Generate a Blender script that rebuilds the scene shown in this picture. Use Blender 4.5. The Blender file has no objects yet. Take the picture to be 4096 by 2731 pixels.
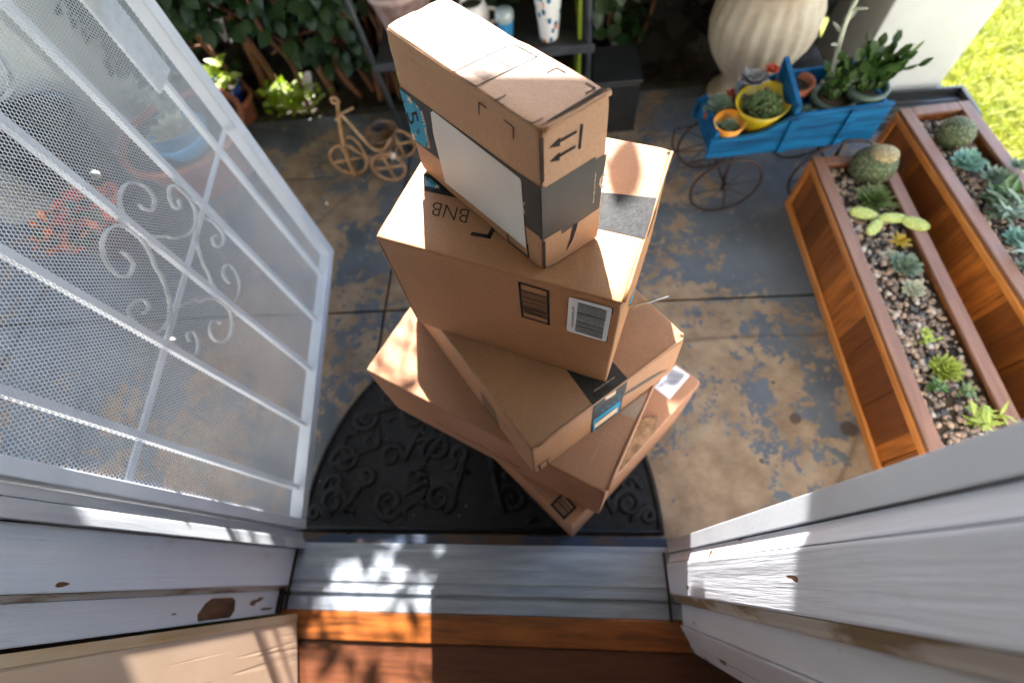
import bpy, bmesh, math, random
from mathutils import Vector, Matrix
random.seed(7)
R = math.radians
scene = bpy.context.scene
COL = scene.collection

# ------------------------------------------------------------------ camera
cam_data = bpy.data.cameras.new('camera')
cam = bpy.data.objects.new('camera', cam_data); COL.objects.link(cam)
cam.location = (0, 0, 1.30)
cam.rotation_euler = (R(26.701), R(5.980), R(1.0658))
cam_data.sensor_width = 36.0; cam_data.lens = 16.348
cam_data.clip_start = 0.02; cam_data.clip_end = 400
cam_data.dof.use_dof = True
cam_data.dof.focus_distance = 0.57
cam_data.dof.aperture_fstop = 2.5
scene.camera = cam

# ------------------------------------------------------------------ light
SUN_AZ, SUN_EL = R(96.3), R(35.5)
sdir = Vector((math.cos(SUN_AZ)*math.cos(SUN_EL), math.sin(SUN_AZ)*math.cos(SUN_EL), math.sin(SUN_EL)))
sun_data = bpy.data.lights.new('sun', 'SUN'); sun_data.energy = 4.5; sun_data.angle = R(0.5)
sun_data.color = (1.0, 0.95, 0.88)
sun = bpy.data.objects.new('sun', sun_data); COL.objects.link(sun)
sun.rotation_euler = sdir.to_track_quat('Z', 'Y').to_euler(); sun.location = (0, 6, 8)
world = bpy.data.worlds.new('World'); scene.world = world; world.use_nodes = True
wn = world.node_tree; bg = wn.nodes['Background']
sky = wn.nodes.new('ShaderNodeTexSky'); sky.sky_type = 'NISHITA'; sky.sun_disc = False
sky.sun_elevation = SUN_EL; sky.sun_rotation = math.atan2(sdir.x, sdir.y)
wn.links.new(sky.outputs[0], bg.inputs[0]); bg.inputs[1].default_value = 0.15
scene.view_settings.view_transform = 'Standard'; scene.view_settings.look = 'None'
scene.view_settings.exposure = 2.95; scene.view_settings.gamma = 1.0
scene.cycles.max_bounces = 8; scene.cycles.diffuse_bounces = 5

# ------------------------------------------------------------------ materials
def new_mat(name):
    m = bpy.data.materials.new(name); m.use_nodes = True
    nt = m.node_tree; return m, nt, nt.nodes['Principled BSDF']
def N(nt, t, **kw):
    n = nt.nodes.new(t)
    for k_, v in kw.items(): setattr(n, k_, v)
    return n
def coords(nt, scale=(1, 1, 1), rot=(0, 0, 0), loc=(0, 0, 0), world=False):
    if world:
        g = N(nt, 'ShaderNodeNewGeometry'); src = g.outputs['Position']
    else:
        g = N(nt, 'ShaderNodeTexCoord'); src = g.outputs['Object']
    mp = N(nt, 'ShaderNodeMapping'); nt.links.new(src, mp.inputs[0])
    mp.inputs['Scale'].default_value = scale; mp.inputs['Rotation'].default_value = rot; mp.inputs['Location'].default_value = loc
    return mp.outputs[0]
def noise(nt, vec, scale, detail=4, rough=.55, dist=0):
    n = N(nt, 'ShaderNodeTexNoise'); nt.links.new(vec, n.inputs['Vector'])
    n.inputs['Scale'].default_value = scale; n.inputs['Detail'].default_value = detail
    n.inputs['Roughness'].default_value = rough; n.inputs['Distortion'].default_value = dist
    return n.outputs['Fac']
def ramp(nt, fac, stops, interp='LINEAR'):
    r = N(nt, 'ShaderNodeValToRGB'); r.color_ramp.interpolation = interp
    els = r.color_ramp.elements
    while len(els) < len(stops): els.new(.5)
    for e, (p, c) in zip(els, stops):
        e.position = p; e.color = (c[0], c[1], c[2], 1) if not isinstance(c, (int, float)) else (c, c, c, 1)
    nt.links.new(fac, r.inputs[0]); return r.outputs[0]
def mix(nt, fac, a, b, mode='MIX'):
    m = N(nt, 'ShaderNodeMix', data_type='RGBA', blend_type=mode)
    for sock, v in ((m.inputs[0], fac), (m.inputs[6], a), (m.inputs[7], b)):
        if hasattr(v, 'default_value') or hasattr(v, 'links'): nt.links.new(v, sock)
        elif isinstance(v, (int, float)): sock.default_value = v
        else: sock.default_value = (v[0], v[1], v[2], 1)
    return m.outputs[2]
def bump(nt, b, h, strength=.3, dist=.002):
    bn = N(nt, 'ShaderNodeBump'); bn.inputs['Strength'].default_value = strength; bn.inputs['Distance'].default_value = dist
    nt.links.new(h, bn.inputs['Height']); nt.links.new(bn.outputs[0], b.inputs['Normal'])
def mottled(name, c1, c2, scale=12, rough=.6, bs=.2, bscale=60, detail=5, stretch=(1, 1, 1), rot=(0, 0, 0), spec=.4, metal=0, lo=.35, hi=.65, world=False, bd=.002, coat=0):
    m, nt, b = new_mat(name)
    v = coords(nt, stretch, rot, world=world)
    nt.links.new(ramp(nt, noise(nt, v, scale, detail), [(lo, c1), (hi, c2)]), b.inputs['Base Color'])
    b.inputs['Roughness'].default_value = rough; b.inputs['Specular IOR Level'].default_value = spec
    b.inputs['Metallic'].default_value = metal; b.inputs['Coat Weight'].default_value = coat
    if bs: bump(nt, b, noise(nt, v, bscale, 5), bs, bd)
    return m
def leaf_mat(name, c1, c2, trans=.35, rough=.45, scale=9):
    m, nt, b = new_mat(name)
    v = coords(nt)
    col = ramp(nt, noise(nt, v, scale, 3), [(.3, c1), (.7, c2)])
    nt.links.new(col, b.inputs['Base Color']); b.inputs['Roughness'].default_value = rough
    if trans:
        t = N(nt, 'ShaderNodeBsdfTranslucent'); tc = mix(nt, 1.0, col, (1.0, 1.25, .35), 'MULTIPLY')
        nt.links.new(mix(nt, .5, col, tc), t.inputs[0])
        ms = N(nt, 'ShaderNodeMixShader'); ms.inputs[0].default_value = trans
        nt.links.new(b.outputs[0], ms.inputs[1]); nt.links.new(t.outputs[0], ms.inputs[2])
        nt.links.new(ms.outputs[0], nt.nodes['Material Output'].inputs[0])
    return m

def cardboard(name, base, seed):
    m, nt, b = new_mat(name)
    v = coords(nt, loc=(seed, seed*2, 0))
    big = noise(nt, v, 5, 3); fine = noise(nt, v, 260, 3, .7)
    d_ = tuple(c*.86 for c in base); l_ = tuple(min(1, c*1.08) for c in base)
    col = ramp(nt, big, [(.3, d_), (.7, l_)])
    col = mix(nt, .35, col, ramp(nt, fine, [(.35, tuple(c*.72 for c in base)), (.65, tuple(min(1, c*1.18) for c in base))]))
    scuff = noise(nt, coords(nt, (18, 3, 9), loc=(seed, 0, 0)), 3, 6, .65)
    col = mix(nt, ramp(nt, scuff, [(.60, 0), (.72, .5)]), col, tuple(min(1, c*1.3) for c in base))
    stain = noise(nt, coords(nt, (4, 4, 4), loc=(seed*2, 1, 3)), 1.6, 5, .6)
    col = mix(nt, ramp(nt, stain, [(.52, 0), (.70, .4)]), col, tuple(c*.62 for c in base))
    nt.links.new(col, b.inputs['Base Color']); b.inputs['Roughness'].default_value = .52
    b.inputs['Specular IOR Level'].default_value = .42
    w = N(nt, 'ShaderNodeTexWave', wave_type='BANDS', bands_direction='Z'); w.inputs['Scale'].default_value = 42; w.inputs['Distortion'].default_value = 1.5
    nt.links.new(v, w.inputs['Vector'])
    a = N(nt, 'ShaderNodeMath', operation='ADD'); nt.links.new(w.outputs['Fac'], a.inputs[0])
    mu = N(nt, 'ShaderNodeMath', operation='MULTIPLY'); mu.inputs[1].default_value = 4.5; nt.links.new(noise(nt, v, 90, 5, .7), mu.inputs[0]); nt.links.new(mu.outputs[0], a.inputs[1])
    bump(nt, b, a.outputs[0], .14, .0011)
    return m
CARD = {k_: cardboard('cardboard_%d' % k_, c, k_*1.7) for k_, c in {1: (.40, .205, .107), 2: (.375, .176, .079), 3: (.375, .187, .096), 4: (.365, .178, .097), 5: (.365, .178, .099)}.items()}
MM = {
 'tape': mottled('tape_dark', (.018, .016, .015), (.045, .036, .030), 14, .46, .5, 34, spec=.28),
 'tape_shiny': mottled('tape_glossy', (.005, .0055, .007), (.020, .021, .025), 150, .62, .2, 260, spec=.16),
 'tape_black': mottled('tape_black', (.014, .014, .014), (.028, .027, .026), 25, .5, .2, 80),
 'label': mottled('label_paper', (.56, .53, .52), (.62, .59, .58), 9, .5, .12, 14),
 'sticker': mottled('sticker_paper', (.66, .68, .72), (.72, .74, .78), 20, .35, .05, 30),
 'ink': mottled('ink_black', (.022, .020, .024), (.045, .038, .036), 120, .85, 0, spec=.12),
 'ink2': mottled('ink_faded', (.06, .05, .042), (.11, .085, .065), 90, .7, 0),
 'ink3': mottled('ink_label', (.07, .075, .12), (.12, .13, .18), 90, .6, 0),
 'blue': mottled('print_blue', (.0, .20, .36), (.004, .25, .42), 40, .45, 0),
 'blue2': mottled('print_blue_faded', (.0, .10, .16), (.01, .16, .22), 60, .5, 0),
 'cream': mottled('print_cream', (.62, .42, .28), (.68, .48, .33), 40, .6, 0),
 'dark': mottled('gap_dark', (.02, .012, .008), (.035, .022, .014), 60, .9, 0),
 'torn': mottled('torn_card', (.16, .085, .04), (.33, .19, .10), 60, .9, .6, 120),
 'crease': mottled('card_crease', (.30, .185, .12), (.42, .27, .18), 30, .9, 0),
 'clear_tape': mottled('clear_tape', (.34, .24, .18), (.40, .29, .22), 30, .25, .3, 60, spec=.6),
}
WHITE_METAL = mottled('white_painted_metal', (.54, .58, .66), (.63, .67, .74), 6, .32, .1, 160, spec=.5)
SCROLL_METAL = mottled('scroll_paint', (.30, .31, .32), (.56, .57, .58), 30, .45, .3, 120)
MESH_METAL = mottled('mesh_metal', (.48, .54, .62), (.60, .65, .72), 8, .35, 0, spec=.5)
ALU = mottled('aluminium', (.24, .275, .33), (.36, .40, .455), 7, .48, .3, 30, stretch=(1, 9, 9), metal=.3, spec=.5)

HINGE_ALU = mottled('hinge_aluminium', (.42, .45, .50), (.60, .63, .67), 5, .36, .2, 30, stretch=(9, 9, 1), metal=.35, world=True)
def painted_wood(name, base, seed=0, ax='Z'):
    m, nt, b = new_mat(name)
    st = (60, 60, 2.2) if ax == 'Z' else (2.2, 60, 60)
    v = coords(nt, st, loc=(seed, 0, 0), world=True); vw = coords(nt, (1, 1, 1), world=True)
    grain = noise(nt, v, 1.6, 8, .62)
    col = ramp(nt, noise(nt, vw, 7, 4), [(.3, tuple(c*.90 for c in base)), (.7, base)])
    dirt = noise(nt, coords(nt, (9, 9, 3.5), loc=(seed, 3, 1), world=True), 2.2, 7, .72)
    col = mix(nt, ramp(nt, dirt, [(.60, 0), (.78, .45)]), col, (.30, .24, .17))
    chips = noise(nt, coords(nt, (26, 26, 8), loc=(seed*3, 1, 1), world=True), 1.5, 2, .5)
    col = mix(nt, ramp(nt, chips, [(.690, 0), (.700, 1)]), col, (.13, .06, .03))
    nt.links.new(col, b.inputs['Base Color']); b.inputs['Roughness'].default_value = .42; b.inputs['Specular IOR Level'].default_value = .45
    a = N(nt, 'ShaderNodeMath', operation='SUBTRACT'); nt.links.new(grain, a.inputs[0]); nt.links.new(ramp(nt, chips, [(.690, 0), (.700, .8)]), a.inputs[1])
    bump(nt, b, a.outputs[0], .8, .0022)
    return m
JAMB = painted_wood('jamb_paint', (.68, .71, .80), 1.3)
JAMB2 = painted_wood('jamb_paint_worn', (.64, .65, .71), 5.1)
BEAD = mottled('bead_worn', (.26, .19, .12), (.56, .53, .50), 22, .5, .4, 60, stretch=(1, 1, .35), world=True, lo=.42, hi=.52)
BARE = mottled('bare_wood', (.025, .012, .006), (.17, .075, .03), 30, .7, .5, 60, stretch=(1, 1, .3), world=True)

def wood(name, dark, light, axis='X', scale=1.0, rough=.45, coat=0, world=True, plank=0, rings=1.0):
    m, nt, b = new_mat(name)
    st = {'X': (1.2, 14, 14), 'Y': (14, 1.2, 14), 'Z': (14, 14, 1.2)}[axis]
    v = coords(nt, tuple(s*scale for s in st), world=world)
    n1 = noise(nt, v, 1.5, 7, .6, rings); n2 = noise(nt, v, 9, 4, .6)
    mid = tuple((a*.5+c*.5) for a, c in zip(dark, light))
    col = ramp(nt, n1, [(.30, dark), (.5, mid), (.72, light)])
    col = mix(nt, .35, col, ramp(nt, n2, [(.35, dark), (.65, light)]))
    if plank:
        i = {'X': 0, 'Y': 1, 'Z': 2}[axis if plank > 0 else axis]
        g = N(nt, 'ShaderNodeNewGeometry'); s = N(nt, 'ShaderNodeSeparateXYZ'); nt.links.new(g.outputs['Position'], s.inputs[0])
        mu = N(nt, 'ShaderNodeMath', operation='MULTIPLY'); mu.inputs[1].default_value = 1/abs(plank); nt.links.new(s.outputs[1], mu.inputs[0])
        fl = N(nt, 'ShaderNodeMath', operation='FLOOR'); nt.links.new(mu.outputs[0], fl.inputs[0])
        wn_ = N(nt, 'ShaderNodeTexWhiteNoise', noise_dimensions='1D'); nt.links.new(fl.outputs[0], wn_.inputs['W'])
        col = mix(nt, ramp(nt, wn_.outputs['Value'], [(0, .0), (1, .9)]), col, dark)
    nt.links.new(col, b.inputs['Base Color']); b.inputs['Roughness'].default_value = rough
    b.inputs['Coat Weight'].default_value = coat; b.inputs['Coat Roughness'].default_value = .2
    bump(nt, b, n2, .22, .0012)
    return m
PLANTER_WOOD = wood('planter_wood', (.085, .022, .005), (.70, .22, .032), 'Z', 1, .45, .12, plank=.155)
PLANTER_RIM = wood('planter_rim', (.11, .048, .025), (.24, .115, .065), 'Y', 1, .5)
PLANTER_RAIL = wood('planter_rail', (.30, .095, .018), (.66, .26, .06), 'Y', 1, .4, .2)
STRIP_WOOD = wood('strip_wood', (.040, .011, .003), (.42, .125, .024), 'X', .7, .32, .3, rings=2.2)
FLOOR_WOOD = wood('floor_wood', (.040, .013, .006), (.15, .05, .022), 'X', .9, .36, .2, plank=.14)
def door_wood():
    m, nt, b = new_mat('door_grain')
    v = coords(nt, (1, 1, 1), (0, 0, 0), world=True)
    mp = coords(nt, (90, 90, 3), world=True)
    g1 = noise(nt, mp, 1.0, 3, .5, .6)
    col = ramp(nt, noise(nt, v, 6, 4), [(.3, (.43, .295, .205)), (.7, (.52, .375, .275))])
    groove = ramp(nt, g1, [(.34, 1), (.40, 0)])
    col = mix(nt, groove, col, (.40, .29, .20))
    stain = noise(nt, coords(nt, (3, 3, 1.5), world=True), 3, 4)
    col = mix(nt, ramp(nt, stain, [(.5, 0), (.8, .35)]), col, (.42, .27, .13))
    nt.links.new(col, b.inputs['Base Color']); b.inputs['Roughness'].default_value = .5
    bump(nt, b, ramp(nt, g1, [(.34, 0), (.42, 1)]), .5, .0012)
    return m
DOOR_WOOD = door_wood()
DOOR_EDGE = mottled('door_edge', (.34, .21, .09), (.55, .42, .30), 12, .5, .1, stretch=(1, 1, .2), world=True)

def porch_mat():
    m, nt, b = new_mat('porch_paint')
    v = coords(nt, world=True)
    def math2(op, x, y):
        n = N(nt, 'ShaderNodeMath', operation=op)
        for s_, q in zip(n.inputs, (x, y)):
            if isinstance(q, (int, float)): s_.default_value = q
            else: nt.links.new(q, s_)
        return n.outputs[0]
    def rng_(x, a0, a1, b0, b1):
        n = N(nt, 'ShaderNodeMapRange')
        for i, q in enumerate((a0, a1, b0, b1)): n.inputs[i+1].default_value = q
        nt.links.new(x, n.inputs[0]); return n.outputs[0]
    s = N(nt, 'ShaderNodeSeparateXYZ'); nt.links.new(v, s.inputs[0])
    big = noise(nt, coords(nt, loc=(3.1, 1.2, 0), world=True), 1.7, 3, .5, .2)
    midn = noise(nt, v, 7.5, 10, .72, .35); fine = noise(nt, v, 34, 7, .7)
    f = math2('ADD', math2('ADD', math2('MULTIPLY', big, .33), math2('MULTIPLY', midn, .42)), math2('MULTIPLY', fine, .25))
    # the paint survives more towards the back, at the far end and along the planters
    f = math2('SUBTRACT', f, rng_(s.outputs[1], .85, 1.6, 0, .042))
    f = math2('SUBTRACT', f, rng_(s.outputs[0], -.95, -1.5, 0, .055))
    f = math2('SUBTRACT', f, rng_(s.outputs[0], .42, .70, 0, .050))
    mask = ramp(nt, f, [(.467, 0), (.480, 1)])
    specks = ramp(nt, noise(nt, v, 19, 6, .62), [(.335, 1), (.35, 0)])
    mask = mix(nt, specks, mask, (0, 0, 0))
    mask = mix(nt, ramp(nt, noise(nt, coords(nt, loc=(9, 3, 0), world=True), 26, 6, .62), [(.655, 0), (.67, 1)]), mask, (1, 1, 1))
    tan = ramp(nt, noise(nt, v, 9, 8, .7), [(.28, (.115, .075, .047)), (.5, (.195, .135, .087)), (.72, (.28, .205, .142))])
    grey = ramp(nt, noise(nt, v, 5, 6, .6), [(.3, (.052, .060, .073)), (.7, (.100, .112, .131))])
    teal = noise(nt, coords(nt, loc=(4, 2, 0), world=True), 3.2, 7, .7)
    tan = mix(nt, ramp(nt, teal, [(.58, 0), (.70, .55)]), tan, (.13, .19, .165))
    col = mix(nt, mask, grey, tan)
    for (sx_, sy_), sr in (((.631, .392), .017), ((.762, .363), .021), ((.60, .50), .007), ((.52, .28), .006)):     # round rust marks left by pot feet
        cx = N(nt, 'ShaderNodeCombineXYZ'); cx.inputs[0].default_value = sx_; cx.inputs[1].default_value = sy_
        dn_ = N(nt, 'ShaderNodeVectorMath', operation='DISTANCE'); nt.links.new(v, dn_.inputs[0]); nt.links.new(cx.outputs[0], dn_.inputs[1])
        dd = math2('ADD', dn_.outputs['Value'], math2('MULTIPLY', math2('SUBTRACT', midn, .5), .03))
        col = mix(nt, ramp(nt, math2('DIVIDE', dd, sr*2), [(.40, .85), (.56, 0)]), col, (.045, .030, .018))
    crk = N(nt, 'ShaderNodeTexVoronoi', feature='DISTANCE_TO_EDGE'); crk.inputs['Scale'].default_value = 1.1
    wv = mix(nt, .12, v, N(nt, 'ShaderNodeTexNoise').outputs['Color']); nt.links.new(wv, crk.inputs['Vector'])
    col = mix(nt, ramp(nt, crk.outputs['Distance'], [(0, .55), (.006, 0)]), col, (.03, .025, .02))
    grime = noise(nt, coords(nt, loc=(1, 7, 0), world=True), 1.3, 6, .6)
    col = mix(nt, ramp(nt, grime, [(.45, 0), (.7, .35)]), col, (.05, .048, .045))
    nt.links.new(col, b.inputs['Base Color'])
    nt.links.new(ramp(nt, mask, [(0, .50), (1, .75)]), b.inputs['Roughness']); b.inputs['Specular IOR Level'].default_value = .3
    bump(nt, b, mix(nt, .8, noise(nt, v, 60, 6), ramp(nt, mask, [(0, 1), (1, 0)])), .3, .0015)
    return m
PORCH = porch_mat()
RUBBER = mottled('black_rubber', (.004, .0042, .005), (.013, .013, .0135), 60, .62, 1, 420, spec=.25, world=True, bd=.002)
SOIL = mottled('soil', (.012, .008, .005), (.05, .033, .022), 25, .95, .8, 60)
STONE = mottled('pebble', (.14, .11, .10), (.40, .33, .28), 30, .75, .3, 120)
STUCCO = mottled('stucco', (.42, .42, .41), (.47, .47, .46), 6, .85, .5, 240, world=True)
HOUSEPAINT = mottled('house_paint', (.62, .61, .58), (.68, .67, .64), 5, .8, .3, 90, world=True)
CEIL = mottled('ceiling_paint', (.55, .54, .50), (.62, .60, .56), 4, .8, .2, 60, world=True)
PLASTER = mottled('plaster', (.42, .40, .37), (.50, .48, .45), 3, .85, .2, 60, world=True)
BLUE_WOOD = mottled('blue_wood', (.0005, .034, .095), (.0015, .105, .25), 5.0, .5, .5, 40, stretch=(1, 6, 12), spec=.25)
IRON = mottled('rusty_iron', (.018, .010, .009), (.055, .030, .025), 40, .6, .4, 120, metal=.3)
BLACK_PLASTIC = mottled('black_plastic', (.010, .011, .012), (.02, .021, .023), 20, .38, 0)
DARK_METAL = mottled('dark_metal', (.035, .04, .048), (.065, .072, .085), 20, .42, .1, metal=.3)
SHELF_WOOD = mottled('dark_shelf', (.010, .009, .009), (.03, .027, .026), 12, .6, .3, stretch=(1, 8, 8))
LIME = mottled('lime_paint', (.13, .19, .010), (.20, .27, .02), 8, .5, .1)
TERRA = mottled('terracotta', (.22, .062, .026), (.33, .105, .05), 8, .8, .3, 80)
RATTAN = mottled('rattan', (.20, .11, .055), (.40, .24, .125), 30, .5, .3, 80)
STRAW = mottled('basket', (.10, .055, .03), (.22, .13, .075), 60, .7, .5, 120)
def urn_mat():
    m, nt, b = new_mat('urn_stone'); v = coords(nt)
    col = ramp(nt, noise(nt, v, 6, 6, .65), [(.3, (.34, .27, .20)), (.7, (.52, .46, .37))])
    st = noise(nt, coords(nt, (14, 14, 1.2)), 1.6, 6, .65)
    col = mix(nt, ramp(nt, st, [(.5, 0), (.75, .5)]), col, (.25, .17, .10))
    nt.links.new(col, b.inputs['Base Color']); b.inputs['Roughness'].default_value = .8
    bump(nt, b, noise(nt, v, 70, 6), .3, .003); return m
URN = urn_mat()
GREEN_POT = mottled('green_plastic', (.035, .06, .045), (.06, .09, .07), 10, .4, 0)
BLUE_GLAZE = mottled('blue_glaze', (.004, .02, .12), (.01, .05, .24), 8, .18, .05, spec=.6, coat=.4)
BLUE_BOWL = mottled('blue_bowl', (.02, .20, .48), (.05, .30, .60), 10, .35, .1)
YELLOW_POT = mottled('yellow_wrap', (.34, .26, .008), (.55, .33, .012), 12, .4, .3, 30, lo=.4, hi=.6)
YELLOW_WRAP = mottled('orange_wrap', (.62, .22, .015), (.72, .46, .09), 16, .45, .3, 40, lo=.4, hi=.6)
WHITE_CER = mottled('white_ceramic', (.66, .65, .63), (.74, .73, .71), 8, .22, 0, coat=.3)
PINK_POT = mottled('pink_clay', (.30, .17, .16), (.48, .36, .34), 25, .75, .3, 70)
def cup_mat():
    m, nt, b = new_mat('patterned_cup'); v = coords(nt, (1, 1, .72))
    vo = N(nt, 'ShaderNodeTexVoronoi'); vo.inputs['Scale'].default_value = 46; nt.links.new(v, vo.inputs['Vector'])
    c = ramp(nt, vo.outputs['Color'], [(.0, (.005, .16, .30)), (.55, (.01, .30, .28)), (.62, (.68, .15, .03)), (.85, (.015, .22, .36))], 'CONSTANT')
    col = mix(nt, ramp(nt, vo.outputs['Distance'], [(.30, 1), (.36, 0)]), (.78, .80, .80), c)
    nt.links.new(col, b.inputs['Base Color']); b.inputs['Roughness'].default_value = .25; b.inputs['Coat Weight'].default_value = .3
    return m
CUP = cup_mat()
BARK = mottled('vine_bark', (.07, .032, .017), (.22, .10, .052), 14, .9, .7, 60, stretch=(1, 1, .3), world=True)
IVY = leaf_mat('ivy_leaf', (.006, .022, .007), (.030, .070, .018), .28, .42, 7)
INNER_SHADE = leaf_mat('shaded_inner_leaf', (.006, .006, .003), (.018, .014, .007), .06, .8, 5)  # near-black leaf colour paints the shade inside the hedge
IVY_SUNLIT = leaf_mat('sunlit_leaf', (.20, .28, .015), (.34, .42, .03), .45)  # brightened leaf colour, sun on the leaves is put into it
GRASS = leaf_mat('grass_blade', (.15, .18, .012), (.36, .35, .028), .35, .6, 5)
LAWN = mottled('lawn', (.10, .12, .010), (.26, .25, .025), 9, .9, .5, 60, world=True)
P = {
 'sage': leaf_mat('sage_leaf', (.11, .17, .12), (.24, .32, .24), .1, .5, 30),
 'olive': leaf_mat('olive_leaf', (.05, .09, .02), (.15, .20, .06), .1, .5, 30),
 'blue': leaf_mat('blue_leaf', (.12, .27, .22), (.24, .42, .35), .1, .5, 30),
 'lime': leaf_mat('lime_leaf', (.22, .28, .03), (.36, .42, .08), .15, .5, 40),
 'pale': leaf_mat('pale_leaf', (.34, .36, .26), (.50, .50, .38), .1, .55, 30),
 'green': leaf_mat('green_leaf', (.035, .085, .015), (.10, .19, .04), .15, .4, 20),
 'deep': leaf_mat('deep_leaf', (.018, .045, .010), (.055, .105, .022), .15, .38, 20),
 'red': leaf_mat('red_leaf', (.38, .02, .015), (.60, .10, .03), .2, .5, 20),
 'orange': leaf_mat('orange_leaf', (.55, .06, .01), (.75, .22, .02), .2, .5, 20),
 'grey': leaf_mat('grey_leaf', (.12, .12, .14), (.28, .28, .30), .05, .5, 30),
 'dark': leaf_mat('dark_leaf', (.02, .018, .02), (.07, .06, .07), .05, .4, 30),
 'yellow': leaf_mat('yellow_leaf', (.35, .22, .01), (.50, .36, .04), .1, .5, 30),
}
def cactus_mat(name, body, spine):
    m, nt, b = new_mat(name); v = coords(nt)
    vo = N(nt, 'ShaderNodeTexVoronoi'); vo.inputs['Scale'].default_value = 150; nt.links.new(v, vo.inputs['Vector'])
    col = mix(nt, ramp(nt, vo.outputs['Distance'], [(.22, 1), (.42, 0)]), body, spine)
    nt.links.new(col, b.inputs['Base Color']); b.inputs['Roughness'].default_value = .7
    bump(nt, b, vo.outputs['Distance'], .6, .003); return m
CACTUS = cactus_mat('cactus_green', (.035, .055, .018), (.17, .19, .09))
CACTUS_TOP = cactus_mat('cactus_crown', (.20, .15, .06), (.46, .38, .22))

BOXES={
 5:dict(z0=0.0120,z1=0.3191,b=[(0.0167,0.0854),(0.3081,0.3806),(0.0218,0.6574),(-0.2696,0.3622)],t=[(0.0111,0.0844),(0.3050,0.3822),(0.0195,0.6583),(-0.2745,0.3605)]),
 4:dict(z0=0.3191,z1=0.5117,b=[(0.0665,0.1069),(0.2199,0.4013),(-0.2180,0.6284),(-0.3714,0.3340)],t=[(0.0662,0.1182),(0.2196,0.4126),(-0.2194,0.6403),(-0.3728,0.3458)]),
 3:dict(z0=0.5117,z1=0.6299,b=[(-0.0474,0.1477),(0.1983,0.3279),(-0.0418,0.6446),(-0.2875,0.4643)],t=[(-0.0449,0.1612),(0.1979,0.3393),(-0.0426,0.6565),(-0.2854,0.4784)]),
 2:dict(z0=0.6299,z1=0.8406,b=[(0.0683,0.2616),(0.1653,0.5312),(-0.1404,0.6468),(-0.2373,0.3771)],t=[(0.0729,0.2735),(0.1588,0.5125),(-0.1506,0.6295),(-0.2365,0.3905)]),
 1:dict(z0=0.8406,z1=1.0172,b=[(-0.0167,0.3216),(0.0518,0.3694),(-0.1159,0.5533),(-0.1844,0.5055)],t=[(-0.0116,0.3477),(0.0543,0.3937),(-0.1160,0.5807),(-0.1820,0.5346)]),
}
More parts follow.
